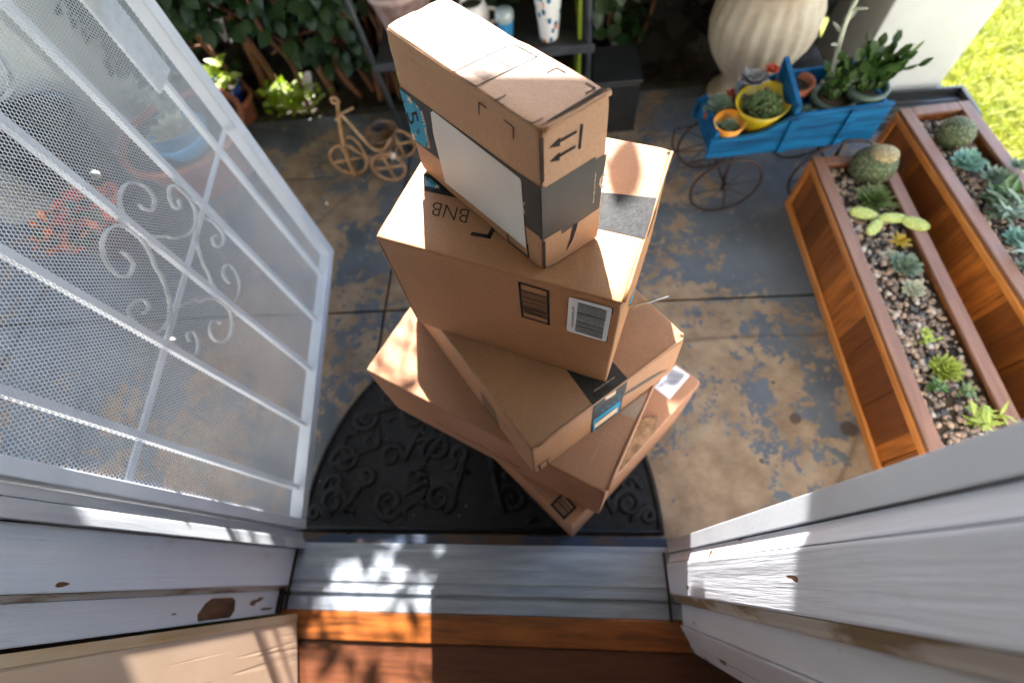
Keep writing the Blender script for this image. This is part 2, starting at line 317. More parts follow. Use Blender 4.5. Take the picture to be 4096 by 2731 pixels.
MARKS=[
(1, 'NL', 'poly', 'packing_tape', [(0.0075, 0.6663), (1.0428, 0.6394), (1.03, 0.2465), (-0.0118, 0.2974)], {'mat': 'tape', 'lay': 1}),
(1, 'NR', 'poly', 'packing_tape', [(-0.0184, 0.6797), (0.0581, 0.6518), (0.8183, 0.6658), (0.8361, 0.6425), (1.0211, 0.643), (0.9468, 0.2674), (0.3206, 0.241), (0.3048, 0.2817), (0.0006, 0.2836)], {'mat': 'tape', 'lay': 1}),
(1, 'NL', 'poly', 'shipping_label', [(0.717, 0.6468), (0.7421, 0.6194), (0.7626, 0.4637), (0.7562, 0.0826), (0.1105, 0.1033), (0.1165, 0.6214), (0.1264, 0.6342)], {'mat': 'label', 'lay': 3}),
(1, 'NL', 'frame', 'printed_frame', [(0.2509, 0.1013), (0.2505, 0.0177), (0.1014, 0.0329), (0.1053, 0.1338)], {'mat': 'ink', 'w': 0.0022, 'lay': 1}),
(1, 'NL', 'poly', 'printed_badge', [(1.037, 0.6138), (0.9707, 0.6143), (0.9028, 0.6082), (0.8508, 0.589), (0.8213, 0.5471), (0.8166, 0.4791), (0.8345, 0.3929), (0.8621, 0.3109), (0.888, 0.2675), (1.0223, 0.2583), (1.0463, 0.3457), (1.0513, 0.4645)], {'mat': 'blue', 'lay': 2}),
(1, 'NL', 'poly', 'printed_badge', [(0.7478, 0.525), (0.7618, 0.4798), (0.7663, 0.4028), (0.7553, 0.3631), (0.74, 0.4026), (0.7367, 0.4969)], {'mat': 'blue', 'lay': 2}),
(1, 'NL', 'text', 'printed_text', [(0.9956, 0.4538), (0.9985, 0.3628), (0.8762, 0.5576)], {'mat': 'ink', 's': '5', 'lay': 3}),
(1, 'NL', 'text', 'printed_text', [(0.9407, 0.3679), (0.9364, 0.3342), (0.9016, 0.4037)], {'mat': 'ink', 's': '%', 'lay': 3}),
(1, 'NL', 'text', 'printed_text', [(1.0393, 0.5143), (1.0659, 0.2886), (0.9751, 0.5602)], {'mat': 'ink', 's': 'back', 'lay': 3}),
(1, 'NL', 'text', 'printed_text', [(0.84, 0.5657), (0.8515, 0.2888), (0.8078, 0.5903)], {'mat': 'cream', 's': 'start earning', 'lay': 3}),
(1, 'NL', 'star', 'printed_star', [(0.9205, 0.5933), (0.8949, 0.5832)], {'mat': 'cream', 'lay': 3}),
(1, 'NL', 'star', 'printed_star', [(0.8605, 0.5847), (0.8495, 0.583)], {'mat': 'cream', 'lay': 3}),
(1, 'NL', 'star', 'printed_star', [(0.9906, 0.2832), (0.961, 0.2658)], {'mat': 'cream', 'lay': 3}),
(1, 'NL', 'star', 'printed_star', [(0.9509, 0.3243), (0.9423, 0.3224)], {'mat': 'cream', 'lay': 3}),
(1, 'NL', 'poly', 'printed_star', [(0.1207, 0.4971), (0.119, 0.4569), (0.0966, 0.4955), (0.1158, 0.4409), (0.102, 0.3911), (0.1205, 0.4031), (0.1251, 0.4229)], {'mat': 'cream', 'lay': 2}),
(1, 'NL', 'line', 'corner_mark', [(0.3553, 0.8565), (0.3466, 0.9279), (0.3019, 0.927)], {'mat': 'ink', 'w': 0.0014, 'lay': 1}),
(1, 'NL', 'line', 'corner_mark', [(0.1933, 0.9299), (0.144, 0.9245), (0.148, 0.8597)], {'mat': 'ink', 'w': 0.0014, 'lay': 1}),
(1, 'T', 'line', 'corner_mark', [(0.7516, 0.2423), (0.8803, 0.2424), (0.8853, 0.197)], {'mat': 'ink', 'w': 0.0014, 'lay': 1}),
(1, 'T', 'line', 'corner_mark', [(0.9078, 0.0955), (0.9058, 0.0507), (0.77, 0.0496)], {'mat': 'ink', 'w': 0.0014, 'lay': 1}),
(1, 'T', 'line', 'corner_mark', [(0.1448, 0.2423), (0.0051, 0.2433), (0.006, 0.1989)], {'mat': 'ink', 'w': 0.0014, 'lay': 1}),
(1, 'T', 'line', 'corner_mark', [(0.0048, 0.0928), (0.0263, 0.0502), (0.1585, 0.0462)], {'mat': 'ink', 'w': 0.0014, 'lay': 1}),
(1, 'T', 'barcode', 'printed_barcode', [(0.0194, 0.3609), (0.8772, 0.3489), (0.8606, 0.4871), (-0.0071, 0.4993)], {'mat': 'ink', 'w': 0.0014, 'lay': 1, 'n': 26, 'axis': 0}),
(1, 'T', 'poly', 'flap_gap', [(0.05, 0.02), (0.3, 0.016), (0.6, 0.014), (0.97, 0.018), (0.97, 0.038), (0.75, 0.034), (0.5, 0.031), (0.25, 0.027), (0.05, 0.023)], {'mat': 'dark', 'lay': 1}),
(1, 'NR', 'poly', 'printed_arrow', [(0.1229, 0.8824), (0.2748, 0.9083), (0.2751, 0.8963), (0.5103, 0.8954), (0.5119, 0.8788), (0.2755, 0.8784), (0.2759, 0.858)], {'mat': 'ink', 'lay': 1}),
(1, 'NR', 'poly', 'printed_arrow', [(0.1264, 0.7987), (0.2712, 0.8246), (0.2714, 0.8118), (0.4994, 0.8125), (0.5009, 0.7958), (0.2718, 0.7944), (0.2685, 0.7761)], {'mat': 'ink', 'lay': 1}),
(1, 'NR', 'poly', 'printed_arrow', [(0.5627, 0.9167), (0.6039, 0.9078), (0.5825, 0.7723), (0.5441, 0.7766)], {'mat': 'ink', 'lay': 1}),
(1, 'NR', 'poly', 'printed_swoosh', [(0.5079, 0.2644), (0.5912, 0.2523), (0.5629, 0.2027), (0.513, 0.1362), (0.3986, 0.0668), (0.467, 0.1615)], {'mat': 'ink', 'lay': 1}),
(1, 'NR', 'line', 'printed_ring', [(1.0261, 0.5028), (0.9685, 0.5085), (0.9367, 0.49), (0.9298, 0.4602), (0.9567, 0.4302), (0.9978, 0.4166)], {'mat': 'cream', 'w': 0.0028, 'lay': 2}),
(1, 'NR', 'text', 'printed_text', [(0.8449, 0.3365), (0.8496, 0.5586), (0.8175, 0.346)], {'mat': 'cream', 's': 'two-day and faster', 'lay': 2}),
(1, 'NR', 'poly', 'torn_strip', [(1.0575, 0.6023), (1.132, 0.5504), (1.1168, 0.4573), (1.0327, 0.2994), (0.9903, 0.2912), (1.0209, 0.4086)], {'mat': 'torn', 'lay': 2}),
(1, 'NR', 'poly', 'corner_seam', [(0.0, 0.03), (0.045, 0.03), (0.045, 0.27), (0.0, 0.27)], {'mat': 'dark', 'lay': 1}),
(1, 'NR', 'poly', 'corner_seam', [(0.0, 0.7), (0.045, 0.7), (0.045, 0.96), (0.0, 0.96)], {'mat': 'dark', 'lay': 1}),
(2, 'NR', 'line', 'flap_seam', [(0.02, 0.95), (0.5, 0.955), (0.98, 0.95)], {'mat': 'dark', 'w': 0.0018, 'lay': 1}),
(2, 'NL', 'line', 'corner_seam', [(0.985, 0.03), (0.985, 0.97)], {'mat': 'dark', 'w': 0.0012, 'lay': 1}),
(3, 'NR', 'line', 'flap_seam', [(0.03, 0.94), (0.5, 0.95), (0.98, 0.93)], {'mat': 'dark', 'w': 0.0022, 'lay': 1}),
(4, 'NR', 'line', 'flap_seam', [(0.03, 0.93), (0.98, 0.93)], {'mat': 'dark', 'w': 0.002, 'lay': 1}),
(5, 'NR', 'line', 'flap_seam', [(0.03, 0.93), (0.98, 0.94)], {'mat': 'dark', 'w': 0.003, 'lay': 1}),
(2, 'T', 'poly', 'packing_tape', [(0.4707, 0.9547), (0.642, 0.0028), (0.3803, -0.0025), (0.3568, 0.9037)], {'mat': 'tape_shiny', 'lay': 1}),
(2, 'T', 'poly', 'printed_badge', [(0.452, 0.9392), (0.4459, 0.9118), (0.4192, 0.8689), (0.3909, 0.8465), (0.3889, 0.9157)], {'mat': 'blue', 'lay': 2}),
(2, 'T', 'text', 'printed_text', [(0.4425, 0.8774), (0.45, 0.9301), (0.4136, 0.8735)], {'mat': 'ink', 's': 'Cs', 'lay': 3}),
(2, 'T', 'star', 'printed_star', [(0.4007, 0.8623), (0.3919, 0.8509)], {'mat': 'cream', 'lay': 3}),
(2, 'T', 'text', 'printed_text', [(0.3053, 0.6822), (0.3034, 0.8424), (0.2149, 0.6672)], {'mat': 'ink', 's': 'BNB', 'lay': 1, 'thin': 1}),
(2, 'T', 'line', 'corner_mark', [(0.1653, 0.6206), (0.1733, 0.5565), (0.2173, 0.5555)], {'mat': 'ink', 'w': 0.006, 'lay': 1}),
(2, 'NL', 'barcode', 'printed_barcode', [(0.3848, 0.9391), (0.2729, 0.9341), (0.2741, 0.5762), (0.3882, 0.5793)], {'mat': 'ink', 'w': 0.0035, 'lay': 1, 'n': 30, 'axis': 1}),
(2, 'NL', 'poly', 'barcode_sticker', [(0.1894, 0.9385), (0.0391, 0.944), (0.034, 0.9307), (0.0342, 0.5906), (0.0378, 0.573), (0.1926, 0.5694), (0.1978, 0.5876), (0.1927, 0.9225)], {'mat': 'sticker', 'lay': 2}),
(2, 'NL', 'barcode', 'printed_barcode', [(0.1574, 0.9137), (0.0504, 0.9102), (0.052, 0.589), (0.1626, 0.5921)], {'mat': 'ink', 'w': 0, 'lay': 3, 'n': 46, 'axis': 1}),
(2, 'NL', 'text', 'printed_text', [(0.177, 0.8584), (0.1789, 0.6338), (0.1685, 0.8611)], {'mat': 'ink', 's': 'spOJZ69Wl51', 'lay': 3}),
(2, 'NL', 'line', 'corner_mark', [(0.0472, 0.9402), (0.0336, 0.9368), (0.0326, 0.8851)], {'mat': 'ink', 'w': 0.002, 'lay': 1}),
(2, 'NL', 'line', 'corner_mark', [(0.0345, 0.6327), (0.0341, 0.5735), (0.0425, 0.5717)], {'mat': 'ink', 'w': 0.002, 'lay': 1}),
(2, 'NR', 'poly', 'packing_tape', [(0.6426, 0.9908), (0.6759, 0.9126), (0.7818, 0.6851), (0.6596, 0.6786), (0.5905, 0.7194), (0.4066, 0.9573)], {'mat': 'tape', 'lay': 1}),
(2, 'NR', 'poly', 'printed_badge', [(0.3721, 0.3518), (0.629, -0.2011), (0.9008, -0.9761), (0.6994, -0.6375), (0.6071, -0.4901), (0.4131, 0.1327)], {'mat': 'blue', 'lay': 2}),
(3, 'T', 'poly', 'packing_tape', [(0.375, -0.0023), (0.6016, 0.0004), (0.6063, 0.0828), (0.5994, 0.1869), (0.4035, 0.2773)], {'mat': 'tape_black', 'lay': 1}),
(3, 'NR', 'poly', 'packing_tape', [(0.3784, 0.9702), (0.6017, 0.9912), (0.6076, 0.7018), (0.597, 0.495), (0.6025, -0.1154), (0.388, -0.0961)], {'mat': 'tape_black', 'lay': 1}),
(3, 'T', 'text', 'printed_text', [(0.5571, 0.0372), (0.4256, 0.0399), (0.5559, 0.0308)], {'mat': 'cream', 's': 'two-day and faster', 'lay': 2}),
(3, 'T', 'poly', 'torn_hole', [(0.4057, 0.0312), (0.4254, 0.036), (0.4615, 0.0271), (0.4971, 0.0267), (0.5173, 0.0128), (0.4951, 0.0114), (0.4536, 0.0133), (0.4366, 0.0051), (0.4038, 0.0121)], {'mat': 'dark', 'lay': 3}),
(3, 'NR', 'frame', 'printed_badge', [(0.4035, 0.425), (0.4114, -0.0064), (0.5822, -0.0265), (0.5781, 0.4074)], {'mat': 'blue', 'w': 0.005, 'lay': 2}),
(3, 'NR', 'poly', 'printed_badge', [(0.4079, 0.3122), (0.4035, 0.425), (0.5781, 0.4074), (0.5768, 0.287)], {'mat': 'blue', 'lay': 2}),
(3, 'NR', 'poly', 'printed_panel', [(0.4119, 0.2688), (0.4105, 0.087), (0.5725, 0.0795), (0.5718, 0.2726)], {'mat': 'cream', 'lay': 3}),
(3, 'NR', 'line', 'printed_scribble', [(0.4033, 0.738), (0.4206, 0.8488), (0.4567, 0.8571), (0.5002, 0.8177), (0.5658, 0.6718), (0.5748, 0.4947), (0.5228, 0.5463), (0.4731, 0.5675), (0.4055, 0.5772)], {'mat': 'blue2', 'w': 0.0022, 'lay': 2}),
(3, 'NR', 'line', 'printed_scribble', [(0.4118, 0.6317), (0.4433, 0.6469), (0.4582, 0.5303), (0.481, 0.6407), (0.5029, 0.5011), (0.526, 0.5981), (0.5483, 0.4715), (0.5644, 0.5916)], {'mat': 'blue2', 'w': 0.0022, 'lay': 2}),
(3, 'NR', 'poly', 'printed_panel', [(0.4585, 0.9444), (0.5282, 0.9156), (0.5293, 0.8154), (0.46, 0.8388)], {'mat': 'cream', 'lay': 2}),
(3, 'NR', 'poly', 'printed_swoosh', [(0.6006, 0.5813), (0.7655, 0.4975), (0.8651, 0.4051), (0.944, 0.2367), (0.8747, 0.2927), (0.7785, 0.3609), (0.6913, 0.4193), (0.6035, 0.4981)], {'mat': 'ink2', 'lay': 1}),
(3, 'NR', 'poly', 'printed_swoosh', [(0.9333, 0.0001), (0.959, 0.0215), (0.9979, 0.0155), (0.9959, -0.0412), (0.9569, -0.0225)], {'mat': 'ink2', 'lay': 1}),
(3, 'NR', 'poly', 'printed_arrow', [(0.0187, 0.3068), (0.1023, 0.2857), (0.1034, 0.2578), (0.0212, 0.2672)], {'mat': 'ink', 'lay': 1}),
(3, 'NR', 'poly', 'printed_arrow', [(0.0238, 0.2347), (0.0457, 0.2186), (0.0398, 0.0751), (0.0496, 0.0357), (0.0265, 0.0558), (0.0321, 0.0791), (0.029, 0.2093)], {'mat': 'ink', 'lay': 1}),
(3, 'NR', 'poly', 'printed_arrow', [(0.0773, 0.2015), (0.0979, 0.2127), (0.0918, 0.0938), (0.1033, 0.0682), (0.0811, 0.0588), (0.0866, 0.09), (0.0824, 0.1901)], {'mat': 'ink', 'lay': 1}),
(3, 'NL', 'barcode', 'printed_barcode', [(0.3602, 0.0029), (0.2573, 0.0371), (0.2591, 0.603), (0.353, 0.6087)], {'mat': 'ink2', 'w': 0.003, 'lay': 1, 'n': 16, 'axis': 0}),
(3, 'NL', 'line', 'printed_scribble', [(0.1917, 0.5629), (0.1829, 0.5388), (0.1485, 0.5684)], {'mat': 'ink2', 'w': 0.003, 'lay': 1}),
(3, 'NL', 'line', 'printed_scribble', [(0.1871, 0.0771), (0.1777, 0.0508), (0.1402, 0.1146)], {'mat': 'ink2', 'w': 0.002, 'lay': 1}),
(4, 'NL', 'scrawl', 'printed_lettering', [(0.7443, 0.3407), (0.7193, 0.3472), (0.6798, 0.3124), (0.638, 0.301), (0.6014, 0.2884), (0.549, 0.303), (0.5174, 0.356), (0.4899, 0.2971), (0.4529, 0.2401), (0.4037, 0.3214), (0.3713, 0.2643), (0.336, 0.2747)], {'mat': 'ink', 'w': 0.004, 'lay': 1}),
(4, 'T', 'line', 'fold_crease', [(0.2641, 0.7233), (0.01, 0.7356)], {'mat': 'crease', 'w': 0.002, 'lay': 1}),
(4, 'T', 'line', 'fold_crease', [(0.0825, 0.4897), (-0.0126, 0.5694)], {'mat': 'crease', 'w': 0.002, 'lay': 1}),
(4, 'T', 'line', 'fold_crease', [(0.2788, 0.0862), (0.0332, 0.0824)], {'mat': 'crease', 'w': 0.002, 'lay': 1}),
(4, 'T', 'poly', 'clear_tape', [(0.5358, 0.0262), (0.5786, 0.0051), (0.5077, 0.0012), (0.4078, 0.0094), (0.4031, 0.0636), (0.4255, 0.0595)], {'mat': 'clear_tape', 'lay': 1}),
(5, 'T', 'barcode', 'printed_barcode', [(0.0083, 0.0528), (0.08, 0.0472), (0.0875, 0.1359), (0.0114, 0.1378)], {'mat': 'ink', 'w': 0.005, 'lay': 1, 'n': 5, 'axis': 0}),
(5, 'T', 'poly', 'barcode_sticker', [(0.9841, 0.1597), (0.9888, 0.0711), (0.9808, 0.0661), (0.8156, 0.0607), (0.8118, 0.067), (0.809, 0.1651)], {'mat': 'sticker', 'lay': 2}),
(5, 'T', 'barcode', 'printed_barcode', [(0.8306, 0.149), (0.8994, 0.0852), (0.9783, 0.0865), (0.962, 0.1582)], {'mat': 'ink3', 'w': 0, 'lay': 3, 'n': 30, 'axis': 1}),
]
ROOF_Y, ROOF_Z = 1.88, 2.091
SHOOTS = [(-.90, 1.38, 1.66, 8, .075), (-.82, 1.38, 1.74, 11, .07), (-.74, 1.42, 1.66, 9, .07), (-.66, 1.42, 1.74, 10, .065), (-.58, 1.38, 1.64, 9, .07), (-.50, 1.45, 1.74, 15, .07), (-.44, 1.45, 1.72, 15, .065), (-.38, 1.45, 1.68, 10, .065), (-.10, 1.3, 1.97, 2, .05), (.05, 1.3, 1.56, 9, .075), (.13, 1.25, 1.52, 8, .075)]

# ------------------------------------------------------------------ helpers
class MB:
    """collects faces in world coordinates, links them as ONE mesh object"""
    def __init__(s): s.v = []; s.f = []; s.sm = []
    def add(s, vs, fs, smooth=False):
        o = len(s.v); s.v += [tuple(p) for p in vs]; s.f += [tuple(i+o for i in f) for f in fs]; s.sm += [smooth]*len(fs); return s
    def box(s, c, size, rz=0, m=None):
        hx, hy, hz = (q/2 for q in size); cs, sn = math.cos(rz), math.sin(rz)
        vs = []
        for z in (-hz, hz):
            for x, y in ((-hx, -hy), (hx, -hy), (hx, hy), (-hx, hy)):
                vs.append((c[0]+x*cs-y*sn, c[1]+x*sn+y*cs, c[2]+z))
        return s.add(vs, [(0, 3, 2, 1), (4, 5, 6, 7), (0, 1, 5, 4), (1, 2, 6, 5), (2, 3, 7, 6), (3, 0, 4, 7)])
    def prism(s, poly, z0, z1):
        n = len(poly); vs = [(p[0], p[1], z0) for p in poly]+[(p[0], p[1], z1) for p in poly]
        return s.add(vs, [tuple(range(n))[::-1], tuple(range(n, 2*n))]+[(i, (i+1) % n, n+(i+1) % n, n+i) for i in range(n)])
    def extrude(s, poly, vec):
        n = len(poly); vec = Vector(vec); vs = [Vector(p) for p in poly]; vs += [p+vec for p in vs]
        return s.add(vs, [tuple(range(n))[::-1], tuple(range(n, 2*n))]+[(i, (i+1) % n, n+(i+1) % n, n+i) for i in range(n)])
    def tube(s, pts, r, seg=8, closed=False, flat=None, cap=True):
        pts = [Vector(p) for p in pts]; n = len(pts)
        rs = r if isinstance(r, (list, tuple)) else [r]*n
        rings = []; up = None
        for i, p in enumerate(pts):
            a = pts[(i-1) % n] if (closed or i > 0) else p; b = pts[(i+1) % n] if (closed or i < n-1) else p
            t = (b-a).normalized() if (b-a).length > 1e-9 else Vector((0, 0, 1))
            if flat is not None: up = Vector(flat)
            elif up is None: up = Vector((0, 0, 1)) if abs(t.z) < .9 else Vector((1, 0, 0))
            sd = t.cross(up)
            sd = sd.normalized() if sd.length > 1e-6 else t.orthogonal().normalized()
            u2 = sd.cross(t).normalized(); up = u2
            rr = rs[i]; rw, rh = rr if isinstance(rr, tuple) else (rr, rr)
            rings.append([p+sd*rw*math.cos(2*math.pi*k/seg)+u2*rh*math.sin(2*math.pi*k/seg) for k in range(seg)])
        vs = [q for rg in rings for q in rg]; fs = []
        for i in range(n if closed else n-1):
            j = (i+1) % n
            for k in range(seg): fs.append((i*seg+k, i*seg+(k+1) % seg, j*seg+(k+1) % seg, j*seg+k))
        if not closed and cap: fs += [tuple(range(seg))[::-1], tuple((n-1)*seg+k for k in range(seg))]
        return s.add(vs, fs, True)
    def lathe(s, prof, c, seg=24, rf=None, cap=False):
        vs = []; fs = []; n = len(prof)
        for (r, z) in prof:
            for k in range(seg):
                a = 2*math.pi*k/seg; q = r*(rf(a, z) if rf else 1)
                vs.append((c[0]+q*math.cos(a), c[1]+q*math.sin(a), c[2]+z))
        for i in range(n-1):
            for k in range(seg): fs.append((i*seg+k, i*seg+(k+1) % seg, (i+1)*seg+(k+1) % seg, (i+1)*seg+k))
        s.add(vs, fs, True)
        if cap: s.add([vs[k] for k in range(seg)], [tuple(range(seg))[::-1]]); s.add([vs[(n-1)*seg+k] for k in range(seg)], [tuple(range(seg))])
        return s
    def ell(s, c, r, seg=10, rings=7, M=None):
        vs = []; fs = []
        for i in range(rings+1):
            th = math.pi*i/rings
            for k in range(seg):
                a = 2*math.pi*k/seg; p = Vector((r[0]*math.sin(th)*math.cos(a), r[1]*math.sin(th)*math.sin(a), r[2]*math.cos(th)))
                if M: p = M @ p
                vs.append(p+Vector(c))
        for i in range(rings):
            for k in range(seg): fs.append((i*seg+k, (i+1)*seg+k, (i+1)*seg+(k+1) % seg, i*seg+(k+1) % seg))
        return s.add(vs, fs, True)
    def leaf(s, p, d, up, L, W, fold=.25, curl=.2, thick=0):
        """a folded, slightly curled pointed leaf of eight faces"""
        d = Vector(d).normalized(); up = Vector(up); sd = d.cross(up)
        sd = sd.normalized() if sd.length > 1e-5 else d.orthogonal().normalized()
        up = sd.cross(d).normalized(); p = Vector(p)
        prof = ((0, .12), (.25, .9), (.55, 1), (.82, .55), (1, 0.03)); vs = []
        for t, w in prof:
            c = p+d*(L*t)-up*(curl*L*t*t); h = up*(fold*W*w*.5)
            vs += [c+sd*(W*w*.5)+h, c, c-sd*(W*w*.5)+h]
        fs = []
        for i in range(4):
            o = i*3; fs += [(o, o+1, o+4, o+3), (o+1, o+2, o+5, o+4)]
        if thick:
            base = [v-up*thick for v in vs]; n = len(vs); vs2 = vs+base
            fs += [tuple(n+i for i in f[::-1]) for f in fs]
            for i in range(4):
                o = i*3; fs += [(o+3, o, n+o, n+o+3), (o+2, o+5, n+o+5, n+o+2)]
            vs = vs2
        return s.add(vs, fs, True)
    def build(s, name, mat, parent=None, bevel=0, loc=None, bseg=2):
        me = bpy.data.meshes.new(name)
        off = Vector(loc) if loc is not None else (parent_loc(parent) if parent else Vector((0, 0, 0)))
        me.from_pydata([tuple(Vector(p)-off) for p in s.v], [], s.f)
        me.polygons.foreach_set('use_smooth', s.sm); me.update()
        o = bpy.data.objects.new(name, me); COL.objects.link(o); me.materials.append(mat)
        if parent: o.parent = parent
        else: o.location = off
        if bevel:
            bm = bmesh.new(); bm.from_mesh(me)
            bmesh.ops.recalc_face_normals(bm, faces=bm.faces)
            bmesh.ops.bevel(bm, geom=[e for e in bm.edges if len(e.link_faces) == 2 and e.calc_face_angle(0) > .5], offset=bevel, segments=bseg, profile=.6, affect='EDGES', clamp_overlap=True)
            bm.to_mesh(me); bm.free()
        return o
def parent_loc(o):
    v = Vector((0, 0, 0))
    while o: v += o.location; o = o.parent
    return v
def tag(o, label=None, cat=None, group=None, kind=None):
    if label: o['label'] = label
    if cat: o['category'] = cat
    if group: o['group'] = group
    if kind: o['kind'] = kind
    return o
def thing(name, loc, label, cat, group=None):
    o = bpy.data.objects.new(name, None); COL.objects.link(o); o.location = loc; o.empty_display_size = .1
    return tag(o, label, cat, group)
def smooth_path(pts, n=6):
    pts = [Vector(p) for p in pts]; out = []
    for i in range(len(pts)-1):
        p0 = pts[max(i-1, 0)]; p1 = pts[i]; p2 = pts[i+1]; p3 = pts[min(i+2, len(pts)-1)]
        for k in range(n):
            t = k/n
            out.append(.5*((2*p1)+(p2-p0)*t+(2*p0-5*p1+4*p2-p3)*t*t+(3*p1-p0-3*p2+p3)*t**3))
    return out+[pts[-1]]
def struct(o): o['kind'] = 'structure'; return o

# ------------------------------------------------------------------ ground
sky_floor = MB().add([(-40, -6, -.06), (40, -6, -.06), (40, 60, -.06), (-40, 60, -.06)], [(0, 1, 2, 3)]).build('lawn', LAWN); struct(sky_floor)
# porch slab in tiles with saw-cut joints
xs = [-3.9, -1.95, -.585, .77+.0, 1.46]; ys = [-.02, .785, 1.43, 1.80]
xs = [-3.9, -1.945, -.582, 1.47]
pf = MB(); g = .0045
for i in range(len(xs)-1):
    for j in range(len(ys)-1):
        pf.box(((xs[i]+xs[i+1])/2, (ys[j]+ys[j+1])/2, -.04), (xs[i+1]-xs[i]-g*2, ys[j+1]-ys[j]-g*2, .08))
struct(pf.build('porch_floor', PORCH, bevel=.003))
struct(MB().box((-1.2, .9, -.052), (5.35, 1.9, .08)).build('slab_base', mottled('joint_dirt', (.03, .025, .02), (.07, .055, .04), 30, .95, 0)))
struct(MB().box((-1.6, 2.35, -.09), (5.5, 1.1, .1)).build('soil_bed', SOIL))
fw = MB()
for i in range(7): fw.box((-.2, -.1475-.14*i-.07, .03), (3.4, .1385, .03))
struct(fw.build('wood_floor', FLOOR_WOOD, bevel=.0015))

# ------------------------------------------------------------------ the house round the door
house = thing('house_wall', (0, 0, 0), 'off white house front wall pierced by the doorway', 'wall')
hw = MB()
hw.box((-2.33, -.01, 1.25), (3.1, .12, 2.5)); hw.box((2.03, -.01, 1.25), (3.3, .12, 2.5)); hw.box((-.22, -.01, 2.36), (1.16, .12, .28))
hw.build('wall', HOUSEPAINT, house)
room = thing('room_shell', (0, -1.6, 0), 'plastered room walls and ceiling behind the doorway', 'room')
rm = MB(); rm.box((-2.2, -1.65, 1.25), (.1, 3.1, 2.5)); rm.box((1.8, -1.65, 1.25), (.1, 3.1, 2.5)); rm.box((-.2, -3.2, 1.25), (4.1, .1, 2.5))
rm.build('wall', PLASTER, room); MB().box((-.2, -1.64, 2.55), (4.1, 3.1, .1)).build('ceiling', CEIL, room)
struct(MB().box((-.2, -2.15, .022), (4.0, 2.05, .03)).build('room_floor', FLOOR_WOOD))
roof = thing('porch_roof', (0, 1, 2.2), 'flat porch roof sheltering the doorstep', 'roof')
def edge_y(x): return ROOF_Y-.15*(x+.2)
MB().prism([(-3.8, .055), (1.6, .055), (1.6, edge_y(1.6)), (-3.8, edge_y(-3.8))], ROOF_Z+.04, ROOF_Z+.12).build('ceiling_panel', CEIL, roof)
MB().prism([(-3.85, edge_y(-3.85)-.05), (1.65, edge_y(1.65)-.05), (1.65, edge_y(1.65)+.05), (-3.85, edge_y(-3.85)+.05)], ROOF_Z, ROOF_Z+.18).build('edge_beam', HOUSEPAINT, roof)

frame = thing('door_frame', (-.22, 0, 0), 'white painted wooden door frame with worn chipped edges', 'door frame')
TOP = 2.08
def jamb(name, poly, mat, z0=.045, z1=TOP, bevel=.0025, label=None):
    o = MB().prism(poly, z0, z1).build(name, mat, frame, bevel=bevel)
    if label: o['label'] = label
    return o
# right-hand side (the stop, the bead and the rebate, from the porch inwards)
jamb('brickmold', [(.247, .0512), (.238, .0312), (.30, .0312), (.30, .0512)], JAMB)
jamb('joint_gap', [(.2515, .0526), (.2415, .0300), (.305, .0300), (.305, .0526)], MM['dark'], bevel=0)
jamb('jamb_board', [(.2345, .0300), (.2345, -.0325), (.31, -.0325), (.31, .0300)], JAMB, bevel=.0035)
jamb('bead', [(.2365, -.0330), (.2445, -.0435), (.2475, -.0500), (.31, -.0500), (.31, -.0330)], BEAD, bevel=.002)
jamb('rebate_board', [(.2585, -.0505), (.2555, -.0930), (.31, -.0930), (.31, -.0505)], JAMB2)
jamb('casing', [(.2490, -.0935), (.2660, -.1280), (.40, -.1280), (.40, -.0935)], JAMB2, z0=.047)
jamb('casing_bead', [(.2645, -.1285), (.2755, -.1480), (.40, -.1480), (.40, -.1285)], JAMB2, z0=.047)
# left-hand side
jamb('jamb_board', [(-.690, .0480), (-.690, -.0345), (-.77, -.0345), (-.77, .0480)], JAMB, bevel=.0035)
jamb('bead', [(-.692, -.0350), (-.701, -.0400), (-.7055, -.0445), (-.77, -.0445), (-.77, -.0350)], BEAD, bevel=.002)
jamb('rebate_board', [(-.7065, -.0450), (-.7065, -.0960), (-.77, -.0960), (-.77, -.0450)], JAMB2)
jamb('head_board', [(-.70, .03), (-.70, -.09), (.25, -.09), (.25, .03)], JAMB, z0=TOP, z1=TOP+.05)
mo = MB(); mz = [( -.0915, .330), (-.080, .336), (-.062, .322), (-.0535, .306), (-.0545, .245), (-.060, .232), (-.080, .226), (-.0915, .236)]
mo.extrude([(-.7068, y, z) for y, z in mz], (.0016, 0, 0)); o = mo.build('bare_patch', BARE, frame); o['label'] = 'dark bare wood patch where the paint has gone'
# screen-door frame strips of white aluminium
sf = thing('screen_door_frame', (-.22, .06, .05), 'smooth white metal strips framing the screen door opening', 'door frame')
MB().prism([(.2432, .0784), (.2427, .0527), (.30, .0527), (.30, .0784)], .048, TOP).build('latch_strip', WHITE_METAL, sf, bevel=.0012)
MB().prism([(-.6745, .0735), (-.6720, .0700), (-.6640, .0495), (-.76, .0495), (-.76, .0735)], .056, TOP).build('hinge_strip', HINGE_ALU, sf, bevel=.0012)
MB().prism([(-.716, .0900), (-.683, .0900), (-.6765, .0745), (-.716, .0745)], .056, TOP).build('hinge_channel', HINGE_ALU, sf, bevel=.001)
hg = MB(); hg.tube([(-.701, .083, .10), (-.701, .083, .17)], .0065, 12); hg.tube([(-.701, .083, .115), (-.701, .083, .125)], .0078, 12); hg.build('hinge', HINGE_ALU, sf)

